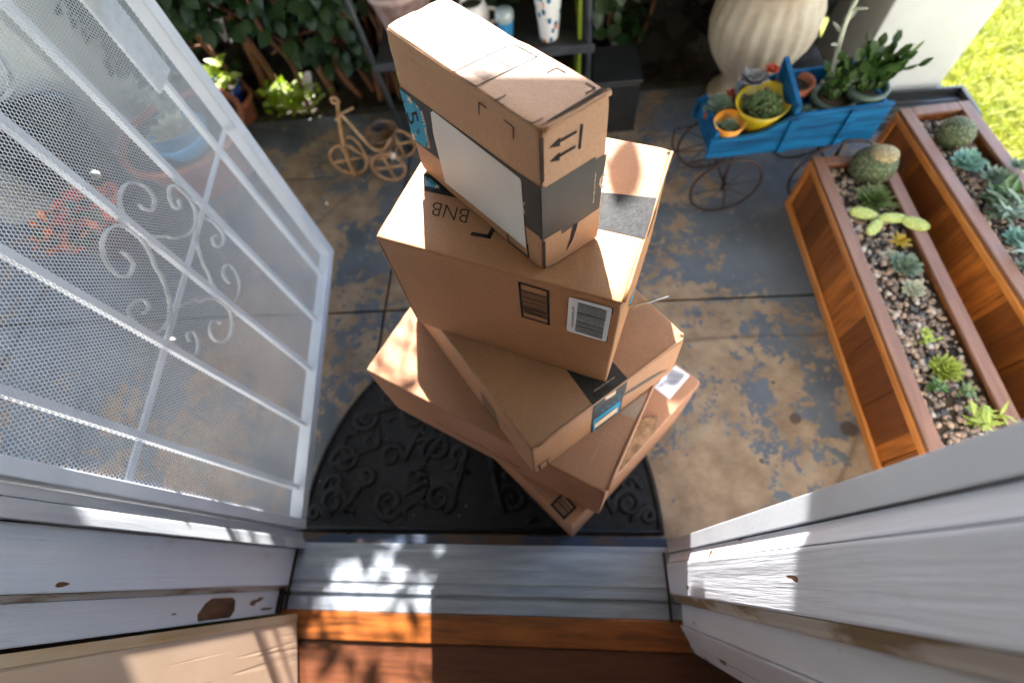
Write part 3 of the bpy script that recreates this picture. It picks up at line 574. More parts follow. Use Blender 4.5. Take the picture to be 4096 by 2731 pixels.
# aluminium threshold, one profile run between the jambs
sill = thing('threshold', (-.22, 0, 0), 'ridged grey aluminium door threshold, scuffed and stained', 'threshold')
prof = [(.0655, .002), (.0655, .046), (.0640, .0500), (.052, .0505), (.0515, .0495), (.0495, .0505), (.008, .0525), (.0075, .0515), (.0055, .0525), (-.022, .0535), (-.0230, .0505), (-.033, .0505), (-.0345, .0535), (-.046, .0535), (-.0475, .0525),
        (-.0480, .043), (-.0560, .043), (-.0565, .0515), (-.0850, .0500), (-.0855, .044), (-.0855, .002)]
MB().extrude([(-.7055, y, z) for y, z in prof], (.963, 0, 0)).build('sill_plate', ALU, sill)
for c_, s_ in (((-.6875, -.018, .0515), (.0045, .142, .0125)), ((.2318, -.018, .0515), (.0045, .142, .0125)), ((-.701, -.068, .056), (.009, .052, .02))):
    MB().box(c_, s_).build('dirty_joint', MM['dark'], sill)
MB().box((-.22, -.1165, .0365), (.972, .060, .033)).build('hardwood_strip', STRIP_WOOD, sill, bevel=.003)
MB().box((-.235, .0775, .012), (.97, .022, .024)).build('painted_riser', mottled('riser_paint', (.02, .035, .065), (.085, .042, .02), 16, .6, .4, 60, stretch=(.4, 1, 1), lo=.5, hi=.62), sill, bevel=.003)

# inner door standing open, hinged on the left
idr = thing('inner_door', (-.652, -.098, .055), 'beige wood grain front door swung open into the room', 'door')
a0 = Vector((-.652, -.094, 0)); du = Vector((.036, -.14, 0)).normalized(); dn = Vector((-du.y, du.x, 0))
if dn.x < 0: dn = -dn
P0 = [a0, a0+du*.86, a0+du*.86-dn*.042, a0-dn*.042]
MB().prism([(p.x, p.y) for p in P0], .058, 2.05).build('door_slab', DOOR_WOOD, idr, bevel=.004)
P1 = [a0-du*.0005+dn*.0012, a0+du*.014+dn*.0012, a0+du*.014-dn*.001, a0-du*.0005-dn*.001]
MB().prism([(p.x, p.y) for p in P1], .0585, 2.049).build('edge_band', DOOR_EDGE, idr)
hb = MB(); c_ = a0+du*.79+dn*.05; hb.ell((c_.x, c_.y, 1.0), (.03, .03, .03), 14, 10); c2_ = a0+du*.79+dn*.02; hb.box((c2_.x, c2_.y, 1.0), (.045, .02, .02)); hb.build('door_knob', ALU, idr)

# ------------------------------------------------------------------ screen door
A = Vector((-.681, .096, .05)); ang = R(96.53); U = Vector((math.cos(ang), math.sin(ang), 0)); Z = Vector((0, 0, 1)); NRM = Vector((U.y, -U.x, 0))  # NRM faces the doorway
sd = thing('screen_door', A, 'white metal security screen door with scrollwork swung open', 'screen door')
def dp(u, v, w=0): return A+U*u+Z*v+NRM*w
def dbar(mb, u0, u1, v0, v1, w0, w1):
    vs = [dp(u, v, w) for w in (w0, w1) for u, v in ((u0, v0), (u1, v0), (u1, v1), (u0, v1))]
    mb.add(vs, [(0, 3, 2, 1), (4, 5, 6, 7), (0, 1, 5, 4), (1, 2, 6, 5), (2, 3, 7, 6), (3, 0, 4, 7)])
DH = 2.0
fr = MB(); dbar(fr, 0, .024, .0, DH, -.030, .004); dbar(fr, .884, .921, .0, DH, -.030, .004); dbar(fr, .0245, .8835, 0, .030, -.030, .004); dbar(fr, .0245, .8835, DH-.03, DH, -.030, .004)
fr.build('frame', WHITE_METAL, sd, bevel=.0025)
for u in (.104, .277, .450, .622, .797):
    b_ = MB(); dbar(b_, u-.0065, u+.0065, .031, DH-.031, -.024, -.011); b_.build('bar', WHITE_METAL, sd, bevel=.001)
for v in (.535, 1.585):
    b_ = MB(); dbar(b_, .025, .883, v-.006, v+.006, -.0285, -.0245); b_.build('rail', WHITE_METAL, sd, bevel=.001)
scr = [(.055, .130), (.054, .119), (.064, .103), (.089, .105), (.099, .123), (.091, .146), (.071, .163), (.043, .166), (.019, .156), (.008, .142), (.006, .124), (.008, .100), (.023, .076), (.038, .060), (.046, .044), (.075, .017), (.098, .006), (.124, .004), (.146, .012), (.161, .035), (.160, .070), (.145, .084), (.122, .077), (.111, .061), (.122, .049), (.136, .057)]
for vc in (.545, 1.065):
    for sx in (1, -1):
        for sy in (1, -1):
            mb = MB(); mb.tube(smooth_path([dp(.45+sx*a, vc+sy*b, -.0225) for a, b in scr], 4), [(.0024, .0045)]*(4*(len(scr)-1)+1), 6, flat=NRM)
            mb.build('scroll', SCROLL_METAL, sd)
rv = MB(); rv.ell(dp(.467, .776, .002), (.007, .007, .007), 12, 8); rv.build('rivet', SCROLL_METAL, sd)
rv = MB(); rv.ell(dp(.281, .552, .001), (.0055, .0055, .0055), 12, 8); rv.build('rivet', SCROLL_METAL, sd)
lp = MB(); dbar(lp, .748, .826, .722, 1.05, -.010, -.004); lpo = lp.build('lock_plate', mottled('lock_plate', (.50, .54, .60), (.70, .73, .77), 60, .3, .4, 140), sd, bevel=.002)
lh = MB(); lh.tube([dp(.80, .90, .004), dp(.80, .90, .04), dp(.75, .90, .045)], .008, 10); lh.build('handle', ALU, lpo)
# perforated sheet: staggered round-cornered holes through a thin plate
def perforated(u0, u1, v0, v1, pu, pv, ru, rv, th):
    vs = []; fs = []; seg = 6
    nv = int((v1-v0)/pv); nu = int((u1-u0)/pu)
    ca = [math.pi/2+math.pi/3*k for k in range(seg)]
    inn = [(ru*math.cos(a), rv*math.sin(a)) for a in ca]
    # hexagonal cell of the staggered lattice
    out = [(0, pv*2/3), (-pu/2, pv/3), (-pu/2, -pv/3), (0, -pv*2/3), (pu/2, -pv/3), (pu/2, pv/3)]
    for j in range(nv):
        cv = v0+(j+.5)*pv
        for i in range(nu):
            cu = u0+(i+.5+(.5 if j % 2 else 0))*pu
            o = len(vs)
            for (a, b) in out: vs.append(dp(cu+a, cv+b, 0)[:])
            for (a, b) in inn: vs.append(dp(cu+a, cv+b, 0)[:])
            for (a, b) in inn: vs.append(dp(cu+a, cv+b, -th)[:])
            for k in range(seg):
                q = (k+1) % seg
                fs.append((o+k, o+q, o+seg+q, o+seg+k)); fs.append((o+seg+k, o+seg+q, o+2*seg+q, o+2*seg+k))
    return vs, fs
pv_, pf_ = perforated(.020, .890, .024, DH-.02, .0064, .0046, .0027, .00278, .0005)
pm = MB(); pm.v = pv_; pm.f = pf_; pm.sm = [False]*len(pf_)
pm.build('mesh_panel', MESH_METAL, sd)

# ------------------------------------------------------------------ half round mat
mat = thing('door_mat', (-.235, .1, 0), 'black rubber half round doormat with raised scroll relief', 'doormat')
mc = (-.236, .0955); RX, RY = .484, .60
def matpt(a, k=1): return (mc[0]+RX*k*math.cos(a), mc[1]+RY*k*(math.sin(a)**.92))
ol = [matpt(math.pi*i/60) for i in range(61)]
mm = MB().prism(ol, .001, .009)
rim = [(x, y, .0085) for x, y in (matpt(math.pi*i/60, .985) for i in range(61))]
mm.tube(rim+[(mc[0]-RX*.98, mc[1]+.006, .0085), (mc[0]+RX*.98, mc[1]+.006, .0085)], (.0075), 8, closed=True)
def spiral(cx, cy, r, a0, turns, sgn, tail):
    pts = []
    n = 26
    for i in range(n):
        t = i/(n-1); rr = r*(.16+.84*t); a = a0+sgn*turns*2*math.pi*t
        pts.append((cx+rr*math.cos(a), cy+rr*math.sin(a), .0085))
    if tail: pts += [(tail[0]*t+pts[-1][0]*(1-t), tail[1]*t+pts[-1][1]*(1-t), .0085) for t in (.35, .7, 1)]
    mm.tube(pts, [(.007+.005*i/len(pts), .005+.003*i/len(pts)) for i in range(len(pts)-3)]+[(.011, .008), (.008, .007), (.003, .003)], 8, flat=(0, 0, 1))
rng = random.Random(5)
for sx in (-1, 1):
    for cx, cy, r, a0_, tn, sg, tl in ((.40, .075, .040, 0, 1.6, 1, (.30, .16)), (.24, .075, .042, 2, 1.6, -1, (.13, .10)), (.10, .085, .045, 1, 1.5, 1, (.03, .2)), (.385, .19, .042, 4, 1.7, -1, (.28, .24)), (.25, .20, .036, 1, 1.4, 1, (.16, .30)),
                                   (.12, .22, .044, 3, 1.6, -1, (.05, .34)), (.34, .315, .040, 2.5, 1.6, 1, (.22, .36)), (.20, .33, .038, .5, 1.4, -1, (.09, .40)), (.235, .435, .042, 1.5, 1.6, 1, (.12, .47)), (.09, .46, .040, 2, 1.5, -1, (.02, .55)), (.05, .345, .030, 5, 1.3, 1, (.02, .26)), (.445, .045, .022, 1, 1.3, 1, (.40, .03)), (.315, .145, .024, 3, 1.3, 1, (.35, .12)), (.175, .145, .028, 0, 1.4, -1, (.2, .09)), (.315, .245, .024, 5, 1.2, -1, (.30, .29)), (.055, .20, .024, 1, 1.3, 1, (.06, .15)), (.155, .275, .026, 2, 1.4, 1, (.19, .24)), (.285, .375, .026, 4, 1.3, -1, (.24, .33)), (.135, .385, .026, 0, 1.3, 1, (.17, .37)), (.155, .50, .026, 3, 1.3, -1, (.10, .52)), (.03, .43, .022, 1, 1.2, 1, (.05, .39)), (.405, .125, .022, 2, 1.2, -1, (.44, .11))):
        spiral(mc[0]+sx*cx, mc[1]+cy, r, a0_ if sx > 0 else math.pi-a0_, tn, sg*sx, (mc[0]+sx*tl[0], mc[1]+tl[1]))
    for k in range(34):
        a = rng.uniform(.08, 1.5); q = rng.uniform(.25, .9); x, y = matpt(a, q); b_ = rng.uniform(0, 6.3); L = rng.uniform(.02, .05)
        mm.tube([(mc[0]+sx*(x-mc[0]), y, .0085), (mc[0]+sx*(x-mc[0])+L*.6*math.cos(b_), y+L*.6*math.sin(b_), .0088), (mc[0]+sx*(x-mc[0])+L*math.cos(b_+.7), y+L*math.sin(b_+.7), .0085)], [(.004, .003), (.011, .008), (.004, .003)], 8, flat=(0, 0, 1))
mm.build('relief_pad', RUBBER, mat)
cr = MB()
for i in range(26):
    x, y = matpt(rng.uniform(.1, 3.0), rng.uniform(.1, .95)); s_ = rng.uniform(.0008, .0020)
    cr.ell((x, y, .0125), (s_*1.6, s_, s_*.7), 6, 4)
tag(cr.build('crumbs', mottled('crumb', (.30, .24, .14), (.5, .42, .3), 30, .8, 0)), 'pale crumbs and grit strewn over the black doormat', 'crumbs', kind='stuff')

# ------------------------------------------------------------------ cardboard boxes
BLAB = {5: 'torn open carton at the bottom of the stack, on the doormat', 4: 'wide plain carton with fold creases, second from the bottom of the stack',
        3: 'flat carton with black and blue tape, in the middle of the stack', 2: 'large carton with white barcode sticker, second from the top of the stack',
        1: 'slim upright carton with blank shipping label, topmost of the stack'}
def bil(Q, s, t): return Q[0]*((1-s)*(1-t))+Q[1]*(s*(1-t))+Q[2]*(s*t)+Q[3]*((1-s)*t)
def clip01(p): return (min(1.001, max(-.001, p[0])), min(1.001, max(-.001, p[1])))
from mathutils import noise as mnoise
def carton(b0, t1, mat, root):
    """six gridded faces; the edges are rounded and knocked in here and there"""
    cen = sum(b0+t1, Vector())/8
    quads = [(b0[0], b0[1], t1[1], t1[0]), (b0[1], b0[2], t1[2], t1[1]), (b0[2], b0[3], t1[3], t1[2]), (b0[3], b0[0], t1[0], t1[3]), tuple(t1), (b0[3], b0[2], b0[1], b0[0])]
    planes = []
    for q in quads:
        n_ = (q[1]-q[0]).cross(q[3]-q[0]).normalized()
        if n_.dot(cen-q[0]) < 0: n_ = -n_
        planes.append((q[0], n_))
    def steps(L):
        e = [0, .0010, .0022, .004, .008, .015]; m = [.015+(L-.03)*i/14 for i in range(1, 14)]
        return [x/L for x in e+m+[L-x for x in e[::-1]]]
    mb = MB()
    for q in quads:
        ss = steps((q[1]-q[0]).length); tt = steps((q[3]-q[0]).length); vs = []
        for t_ in tt:
            for s_ in ss:
                p = bil(q, s_, t_); ds = sorted(((p-o_).dot(n_), i) for i, (o_, n_) in enumerate(planes))
                d2 = max(0, ds[1][0]); n1 = planes[ds[0][1]][1]; n2 = planes[ds[1][1]][1]; d3 = max(0, ds[2][0]); n3 = planes[ds[2][1]][1]
                off = Vector((0, 0, 0)); r0 = .0028
                if d2 < r0: off += (n1+n2)*(r0-math.sqrt(max(0, r0*r0-(r0-d2)**2)))*.30
                k1 = math.exp(-d2/.007); nz = mnoise.noise(p*28)*.6+mnoise.noise(p*90)*.4
                off += (n1+n2)*k1*(.0004+.0022*max(0, nz))
                off += (n1+n2+n3)*math.exp(-(d2+d3)/.008)*.0028*(.4+abs(mnoise.noise(p*20+Vector((5, 1, 2)))))
                vs.append(p+off)
        w = len(ss); fs = [(j*w+i, j*w+i+1, (j+1)*w+i+1, (j+1)*w+i) for j in range(len(tt)-1) for i in range(w-1)]
        mb.add(vs, fs, True)
    o = mb.build('carton', mat, root)
    bm = bmesh.new(); bm.from_mesh(o.data); bmesh.ops.remove_doubles(bm, verts=bm.verts, dist=.00002); bmesh.ops.recalc_face_normals(bm, faces=bm.faces); bm.to_mesh(o.data); bm.free()
FACE = {}; BROOT = {}
for k, B in BOXES.items():
    b0 = [Vector((x, y, B['z0']+.0008)) for x, y in B['b']]; t1 = [Vector((x, y, B['z1'])) for x, y in B['t']]   # N R F L
    c = sum(b0, Vector())/4
    r_ = thing('cardboard_box', (c.x, c.y, B['z0']), BLAB[k], 'box', 'delivery boxes stacked on the doormat'); BROOT[k] = r_
    carton(b0, t1, CARD[k], r_)
    FACE[k] = {'NL': [b0[0], b0[3], t1[3], t1[0]], 'NR': [b0[0], b0[1], t1[1], t1[0]], 'T': [t1[0], t1[1], t1[2], t1[3]],
               'C': sum(b0+t1, Vector())/8}
FONT_CACHE = {}
def glyphs(txt, thin):
    if (txt, thin) in FONT_CACHE: return FONT_CACHE[(txt, thin)]
    cu = bpy.data.curves.new('lettering', 'FONT'); cu.body = txt; cu.resolution_u = 4
    cu.offset = -.012 if thin else .004
    ob = bpy.data.objects.new('lettering', cu); COL.objects.link(ob)
    dg = bpy.context.evaluated_depsgraph_get(); me = bpy.data.meshes.new_from_object(ob.evaluated_get(dg))
    vs = [v.co.copy() for v in me.vertices]; fs = [tuple(p.vertices) for p in me.polygons]
    bpy.data.objects.remove(ob); bpy.data.meshes.remove(me); bpy.data.curves.remove(cu)
    x0 = min(v.x for v in vs); x1 = max(v.x for v in vs)
    h = .70
    vs = [((v.x-x0)/(x1-x0), v.y/h) for v in vs]; FONT_CACHE[(txt, thin)] = (vs, fs); return vs, fs
def mark(k, f, kind, name, pts, kw):
    Q = FACE[k][f]; nrm = (Q[1]-Q[0]).cross(Q[3]-Q[0]).normalized()
    if nrm.dot((Q[0]+Q[2])/2-FACE[k]['C']) < 0: nrm = -nrm
    off = nrm*(.00035*kw.get('lay', 1)+.0001)
    W = lambda p: bil(Q, *clip01(p))+off
    es = (Q[1]-Q[0]).length; et = (Q[3]-Q[0]).length
    mb = MB()
    toL = lambda p: Vector((p[0]*es, p[1]*et)); toS = lambda v: (v.x/es, v.y/et)
    def poly(ps):
        ps = [W(p) for p in ps]; n_ = len(ps)
        if n_ <= 4: mb.add(ps, [tuple(range(n_))]); return
        mb.add(ps, [tuple(range(n_))])
    def seg(a, b, w):
        a = toL(a); b = toL(b); d_ = (b-a)
        if d_.length < 1e-6: return
        d_ = d_.normalized(); q = Vector((-d_.y, d_.x))*w/2; e = d_*w/2
        poly([toS(a-e+q), toS(a-e-q), toS(b+e-q), toS(b+e+q)])
    if kind == 'poly': poly(pts)
    elif kind == 'line':
        for a, b in zip(pts, pts[1:]): seg(a, b, kw['w'])
    elif kind == 'frame':
        for a, b in zip(pts, pts[1:]+pts[:1]): seg(a, b, kw['w'])
    elif kind == 'barcode':
        if kw['w']:
            for a, b in zip(pts, pts[1:]+pts[:1]): seg(a, b, kw['w'])
        p0, p1, p2, p3 = (Vector(p) for p in pts); rg = random.Random(len(pts)*k+int(1000*pts[0][0]))
        lo, hi, m0, m1 = (.10, .90, .06, .94) if kw['w'] else (.0, 1, 0, 1)
        if kw['w'] and kw['axis'] == 0 and k == 1: lo, hi = .16, .62
        if k == 2 and kw['w']: lo, hi = .17, .86
        n = kw['n']; x = lo; step = (hi-lo)/n
        while x < hi-step*.5:
            w = step*rg.choice((.2, .3, .35, .5, .75)); 
            def P_(u, v):
                if kw['axis'] == 1: u, v = v, u
                return tuple(p0*((1-u)*(1-v))+p1*(u*(1-v))+p2*(u*v)+p3*((1-u)*v))
            poly([P_(x, m0), P_(x+w, m0), P_(x+w, m1), P_(x, m1)]); x += w+step*rg.choice((.3, .45, .6))
    elif kind == 'text':
        vs, fs = glyphs(kw['s'], kw.get('thin')); a, b, c_ = (Vector(p) for p in pts)
        mb.add([W(tuple(a+(b-a)*x+(c_-a)*y)) for x, y in vs], fs)
    elif kind == 'star':
        a = toL(pts[0]); b = toL(pts[1]); r_ = (b-a).length
        a0_ = math.atan2((b-a).y, (b-a).x)
        poly([toS(a+Vector((math.cos(a0_+i*math.pi/5), math.sin(a0_+i*math.pi/5)))*r_*(1 if i % 2 == 0 else .42)) for i in range(10)])
    elif kind == 'scrawl':
        rg = random.Random(3); P_ = [toL(p) for p in pts]
        for a, b in zip(P_, P_[1:]):
            L = (b-a).length; n = max(2, int(L/.011))
            for i in range(n):
                p = a+(b-a)*(i/n)+Vector((0, rg.uniform(-.0015, .002))); d_ = (b-a).normalized()
                q = p+d_*rg.uniform(.004, .0085); seg(toS(p), toS(q), rg.uniform(.003, .006))
                if rg.random() < .6: seg(toS(p), toS(p+Vector((rg.uniform(-.002, .002), rg.choice((-1, 1))*rg.uniform(.003, .0065)))), .0018)
    par = BROOT[k]
    if kw.get('lay', 1) >= 2 and (k, f) in CARRIER and name not in CARRIERS: par = CARRIER[(k, f)]
    o = mb.build(name, MM[kw['mat']], par)
    if name in CARRIERS: CARRIER[(k, f)] = o
CARRIER = {}; CARRIERS = ('packing_tape', 'barcode_sticker')
for r_ in MARKS: mark(*r_)
# tape that wraps round the near upright edge of the top carton, and over the lip of the middle one
def edge_wrap(k, t0, t1, name, mat):
    Q = FACE[k]['NL']; e0 = bil(Q, 0, t0); e1 = bil(Q, 0, t1); a = (Q[1]-Q[0]).normalized(); b = (FACE[k]['NR'][1]-FACE[k]['NR'][0]).normalized()
    o = -(a+b).normalized(); s_ = .0045; mb = MB()
    mb.add([e0+a*s_+o*.0006, e0+o*.0002, e0+b*s_+o*.0006, e1+a*s_+o*.0006, e1+o*.0002, e1+b*s_+o*.0006], [(0, 1, 4, 3), (1, 2, 5, 4)]); mb.build(name, mat, BROOT[k])
edge_wrap(1, .285, .668, 'tape_fold', MM['tape'])
# raised lip of the closed flap on the topmost carton
def lip(k, f0, f1, z, r_, name, mat):
    p = [FACE[k]['T'][0]*(1-s)+FACE[k]['T'][1]*s+Vector((0, 0, z+.0006*math.sin(s*9))) for s in [f0+(f1-f0)*i/10 for i in range(11)]]
    MB().tube(p, r_, 8).build(name, mat, BROOT[k])
lip(1, .05, .98, -.0016, .0022, 'flap_lip', CARD[1]); lip(2, .02, .98, -.0018, .002, 'flap_lip', CARD[2])
lip(3, .03, .97, -.0016, .0022, 'flap_lip', CARD[3]); lip(4, .02, .98, -.001, .003, 'flap_lip', CARD[4])
# the crushed corners
def nub(k, f, s_, r_):
    Q = FACE[k]['T']; p = bil(Q, *s_); MB().ell(p-Vector((0, 0, r_*.7)), (r_, r_*1.1, r_), 8, 6).build('crushed_corner', MM['torn'], BROOT[k])
nub(1, 'T', (.985, .012), .0035); nub(2, 'T', (.97, .012), .004); nub(3, 'T', (.985, .015), .0045); nub(4, 'T', (.985, .99), .004)
# ripped flap on the lowest carton, standing a little proud of it
def ripped(k, pts, name, mat, lift):
    Q = FACE[k]['T']; up = Vector((0, 0, 1)); mb = MB(); n = len(pts); top = [bil(Q, s, t)+up*l for (s, t), l in zip(pts, lift)]; bot = [bil(Q, s, t)+up*.0006 for (s, t) in pts]
    mb.add(top+bot, [tuple(range(n))]+[(i, (i+1) % n, n+(i+1) % n, n+i) for i in range(n)]); mb.build(name, mat, BROOT[k])
ripped(5, [(.36, .004), (.62, .004), (.70, .05), (.60, .11), (.50, .075), (.40, .10)], 'ripped_flap', MM['torn'], [.001, .001, .006, .010, .008, .009])
ripped(5, [(.22, .006), (.34, .006), (.37, .08), (.28, .14), (.19, .10)], 'ripped_flap', CARD[5], [.001, .002, .010, .013, .009])
# loose packing threads and a scrap of tape on the second carton
th = MB()
for i in range(5):
    p = bil(FACE[2]['T'], .99, .33+.012*i); a = random.uniform(-.5, .9)
    th.tube([p, p+Vector((.003, .003*a, .004)), p+Vector((.006, .005*a, .007+.001*i))], .0003, 4)
th.build('paper_fibres', MM['sticker'], BROOT[2])
Qs = FACE[2]['NR']; s0 = bil(Qs, .30, .42)
sc = MB(); sc.add([s0, s0+Vector((.012, -.002, .02)), s0+Vector((.035, .004, .004)), s0+Vector((.010, .006, -.022))], [(0, 1, 2), (0, 2, 3)]); sc.build('torn_flap', MM['torn'], BROOT[2])
sw = MB(); sw.tube([s0, s0+Vector((.03, .002, .004)), s0+Vector((.055, .006, .012))], .0009, 5); sw.build('loose_strip', MM['sticker'], BROOT[2])

# ------------------------------------------------------------------ plants
def rosette(name, c, n, L, W, mat, label, cat='succulent', layers=3, group=None, rise=.15, thick=.002, seed=0):
    rg = random.Random(seed+int(abs(c[0])*1000)); r_ = thing(name, c, label, cat, group); mb = MB()
    for j in range(layers):
        f = 1-j*.72/max(1, layers); el = rise+(1.25-rise)*j/max(1, layers-.3)
        for i in range(max(5, int(n*(1-.25*j/layers)))):
            a = 2*math.pi*(i+.5*(j % 2))/max(5, int(n*(1-.25*j/layers)))+rg.uniform(-.12, .12); e = el+rg.uniform(-.1, .1)
            d_ = Vector((math.cos(a)*math.cos(e), math.sin(a)*math.cos(e), math.sin(e)))
            mb.leaf(Vector(c)+Vector((0, 0, .004+.004*j)), d_, (0, 0, 1), L*f*rg.uniform(.88, 1.1), W*f**.5, .35, -.12, thick)
    mb.build('leaves', P[mat], r_); return r_
def globe(name, c, r, label, crown=False):
    r_ = thing(name, c, label, 'cactus')
    MB().lathe([(r*math.sin(t)*(1.02), r*.82-r*.95*math.cos(t)) for t in [math.pi*(i+.001)/14 for i in range(15)]], c, 40, lambda a, z: 1+.045*math.cos(20*a)).build('body', CACTUS, r_)
    sp = MB(); rg = random.Random(3)
    for i in range(420):
        a = rg.uniform(0, 6.28); t = math.acos(rg.uniform(-.4, 1)); p = Vector((r*math.sin(t)*math.cos(a), r*math.sin(t)*math.sin(a), r*.82+r*.95*math.cos(t)))
        q = p+(p-Vector((0, 0, r*.7))).normalized()*.006+Vector((rg.uniform(-.004, .004), rg.uniform(-.004, .004), rg.uniform(-.003, .003)))
        sd_ = Vector((.0005, .0004, 0)); sp.add([Vector(c)+p-sd_, Vector(c)+p+sd_, Vector(c)+q], [(0, 1, 2)])
    sp.build('spines', MM['cream'], r_)
    if crown: MB().ell((c[0]+.006, c[1]-.004, c[2]+r*1.58), (r*.68, r*.62, r*.30), 18, 8).build('crown', CACTUS_TOP, r_)
    return r_
def sprig(name, c, n, h, L, W, mat, label, cat='succulent', group=None, spread=.6, seed=1, stems=5):
    rg = random.Random(seed); r_ = thing(name, c, label, cat, group); mb = MB(); st = MB()
    for s_ in range(stems):
        a = rg.uniform(0, 6.28); tip = Vector(c)+Vector((math.cos(a)*h*spread*rg.uniform(.4, 1), math.sin(a)*h*spread*rg.uniform(.4, 1), h*rg.uniform(.6, 1)))
        mid = Vector(c)*.5+tip*.5+Vector((0, 0, h*.12)); path = smooth_path([c, mid, tip], 5); st.tube(path, [.0028-.0018*i/len(path) for i in range(len(path))], 5)
        for i in range(n):
            t = (i+1)/n; p = path[min(len(path)-1, int(t*(len(path)-1)))]; b = rg.uniform(0, 6.28)
            d_ = Vector((math.cos(b), math.sin(b), rg.uniform(.1, .9))); mb.leaf(p, d_, (0, 0, 1), L*rg.uniform(.7, 1.15), W*rg.uniform(.8, 1.1), .2, .15, .0015 if W > .01 else 0)
    st.build('stem', P[mat], r_); mb.build('leaves', P[mat], r_); return r_
def pot(name, c, r0, r1, h, mat, label, cat='pot', group=None, rim=.006, soil=True, parent=None, tilt=None):
    r_ = thing(name, c, label, cat, group)
    MB().lathe([(r0*.9, 0), (r0, .004), (r1*.985, h-.022), (r1+rim, h-.020), (r1+rim, h), (r1-.006, h), (r1-.010, h-.02)], (0, 0, 0) if tilt else c, 28).build('body', mat, r_)
    if soil: MB().lathe([(r1*.97-.004, h-.018), (.001, h-.012)], (0, 0, 0) if tilt else c, 24).build('soil', SOIL, r_)
    if tilt: r_.rotation_euler = tilt
    return r_

# ------------------------------------------------------------------ wooden planters with gravel
def planter(O, ex, ey, W, L, H, label, soil_h, seed):
    O = Vector(O); ex = Vector(ex).normalized(); ey = Vector(ey).normalized(); up = Vector((0, 0, 1))
    r_ = thing('wooden_planter', O+ex*W/2+ey*L/2, label, 'planter box', 'long wooden planters on the porch')
    def bb(mb, u0, u1, v0, v1, z0, z1):
        vs = [O+ex*u+ey*v+up*z for z in (z0, z1) for u, v in ((u0, v0), (u1, v0), (u1, v1), (u0, v1))]
        mb.add(vs, [(0, 3, 2, 1), (4, 5, 6, 7), (0, 1, 5, 4), (1, 2, 6, 5), (2, 3, 7, 6), (3, 0, 4, 7)])
    t = .018; bw = L/round(L/.15); rg = random.Random(seed)
    for nm, u0 in (('side_panel', .006), ('side_panel', W-.006-t)):
        mb = MB(); n = int(round(L/bw))
        for i in range(n):
            j = rg.uniform(0, .003); bb(mb, u0+j, u0+t-j*.5, .006+i*bw+.0012, .006+(i+1)*bw-.012*(i == n-1)-.0012, .012, H-.012)
        mb.build(nm, PLANTER_WOOD, r_, bevel=.0015)
    for v0 in (.006, L-.006-t):
        mb = MB(); bb(mb, .026, W-.026, v0, v0+t, .012, H-.012); mb.build('end_panel', PLANTER_WOOD, r_, bevel=.0015)
    for u0 in (0, W-.0335): mb = MB(); bb(mb, u0, u0+.0335, 0, L, H-.0115, H); mb.build('rim', PLANTER_RIM, r_, bevel=.003)
    for v0 in (0.0, L-.0335): mb = MB(); bb(mb, .034, W-.034, v0, v0+.0335, H-.0115, H); mb.build('rim', PLANTER_RIM, r_, bevel=.003)
    mb = MB(); bb(mb, -.004, .0055, 0.0, L, 0, .024); bb(mb, -.003, .0055, 0, L, H-.030, H-.0125); bb(mb, -.003, .0055, 0, .022, .0245, H-.031); bb(mb, -.003, .0055, L-.022, L, .0245, H-.031); mb.build('trim', PLANTER_RAIL, r_, bevel=.002)
    mb = MB(); bb(mb, .025, W-.025, .025, L-.025, .013, soil_h-.006); mb.build('soil', SOIL, r_)
    for gi, (cols, n) in enumerate((((.19, .14, .11), 460), ((.36, .25, .18), 380), ((.07, .068, .07), 230), ((.42, .37, .32), 110))):
        gm = MB()
        for i in range(n):
            u = rg.uniform(.036, W-.036); v = rg.uniform(.034, L-.034); s_ = rg.uniform(.003, .0085)*(1.15 if gi == 3 else 1)
            M = Matrix.Rotation(rg.uniform(0, 3), 3, 'Z') @ Matrix.Rotation(rg.uniform(0, 1), 3, 'X')
            gm.ell(O+ex*u+ey*v+up*(soil_h-.004+rg.uniform(-.002, .004)), (s_*1.3, s_, s_*.7), 6, 4, M)
        o = gm.build('gravel', mottled('gravel_%d' % gi, tuple(c*.75 for c in cols), tuple(c*1.15 for c in cols), 60, .7, .2, 90, world=True), r_); o['kind'] = 'stuff'
    return r_
ZA = .178
planter((.782, 1.15, 0), (1, 0, 0), (.012, -1, 0), .212, 1.02, .20, 'long wooden planter with yellow crowned cactus, nearer the boxes', ZA, 1)
exB = Vector((.675, .049, 0)); eyB = Vector((.049, -.675, 0)); ZB = .222
planter((1.036, 1.271, 0), exB, eyB, .198, 1.10, .25, 'taller wooden planter beside the lawn with trailing succulents', ZB, 2)
globe('round_cactus', (.925, 1.085, ZA-.008), .056, 'round cactus with woolly yellow crown in the nearer planter', True)
rosette('agave', (.905, .975, ZA), 16, 0.0630, 0.0101, 'olive', 'spiky grey green agave next to the yellow crowned cactus', layers=4, rise=.25)
pd = thing('paddle_cactus', (.90, .885, ZA), 'yellow green paddle cactus sprawling across the gravel', 'cactus')
for (cx, cy, cz, rx, ry, az_) in ((.858, .922, .022, .042, .020, -.35), (.872, .872, .022, .040, .019, .75), (.925, .897, .026, .043, .017, -.12), (.972, .872, .028, .040, .021, -.55)):
    MB().ell((cx, cy, ZA+cz), (rx*.88, ry*.88, .006), 18, 9, Matrix.Rotation(az_, 3, 'Z') @ Matrix.Rotation(.35, 3, 'X')).build('paddle', mottled('paddle_skin', (.20, .26, .05), (.42, .44, .15), 260, .6, .5, 260, lo=.42, hi=.6), pd)
rosette('succulent_rosette', (.933, .832, ZA), 8, 0.0294, 0.0084, 'yellow', 'small yellow and brown succulent below the paddle cactus', layers=2)
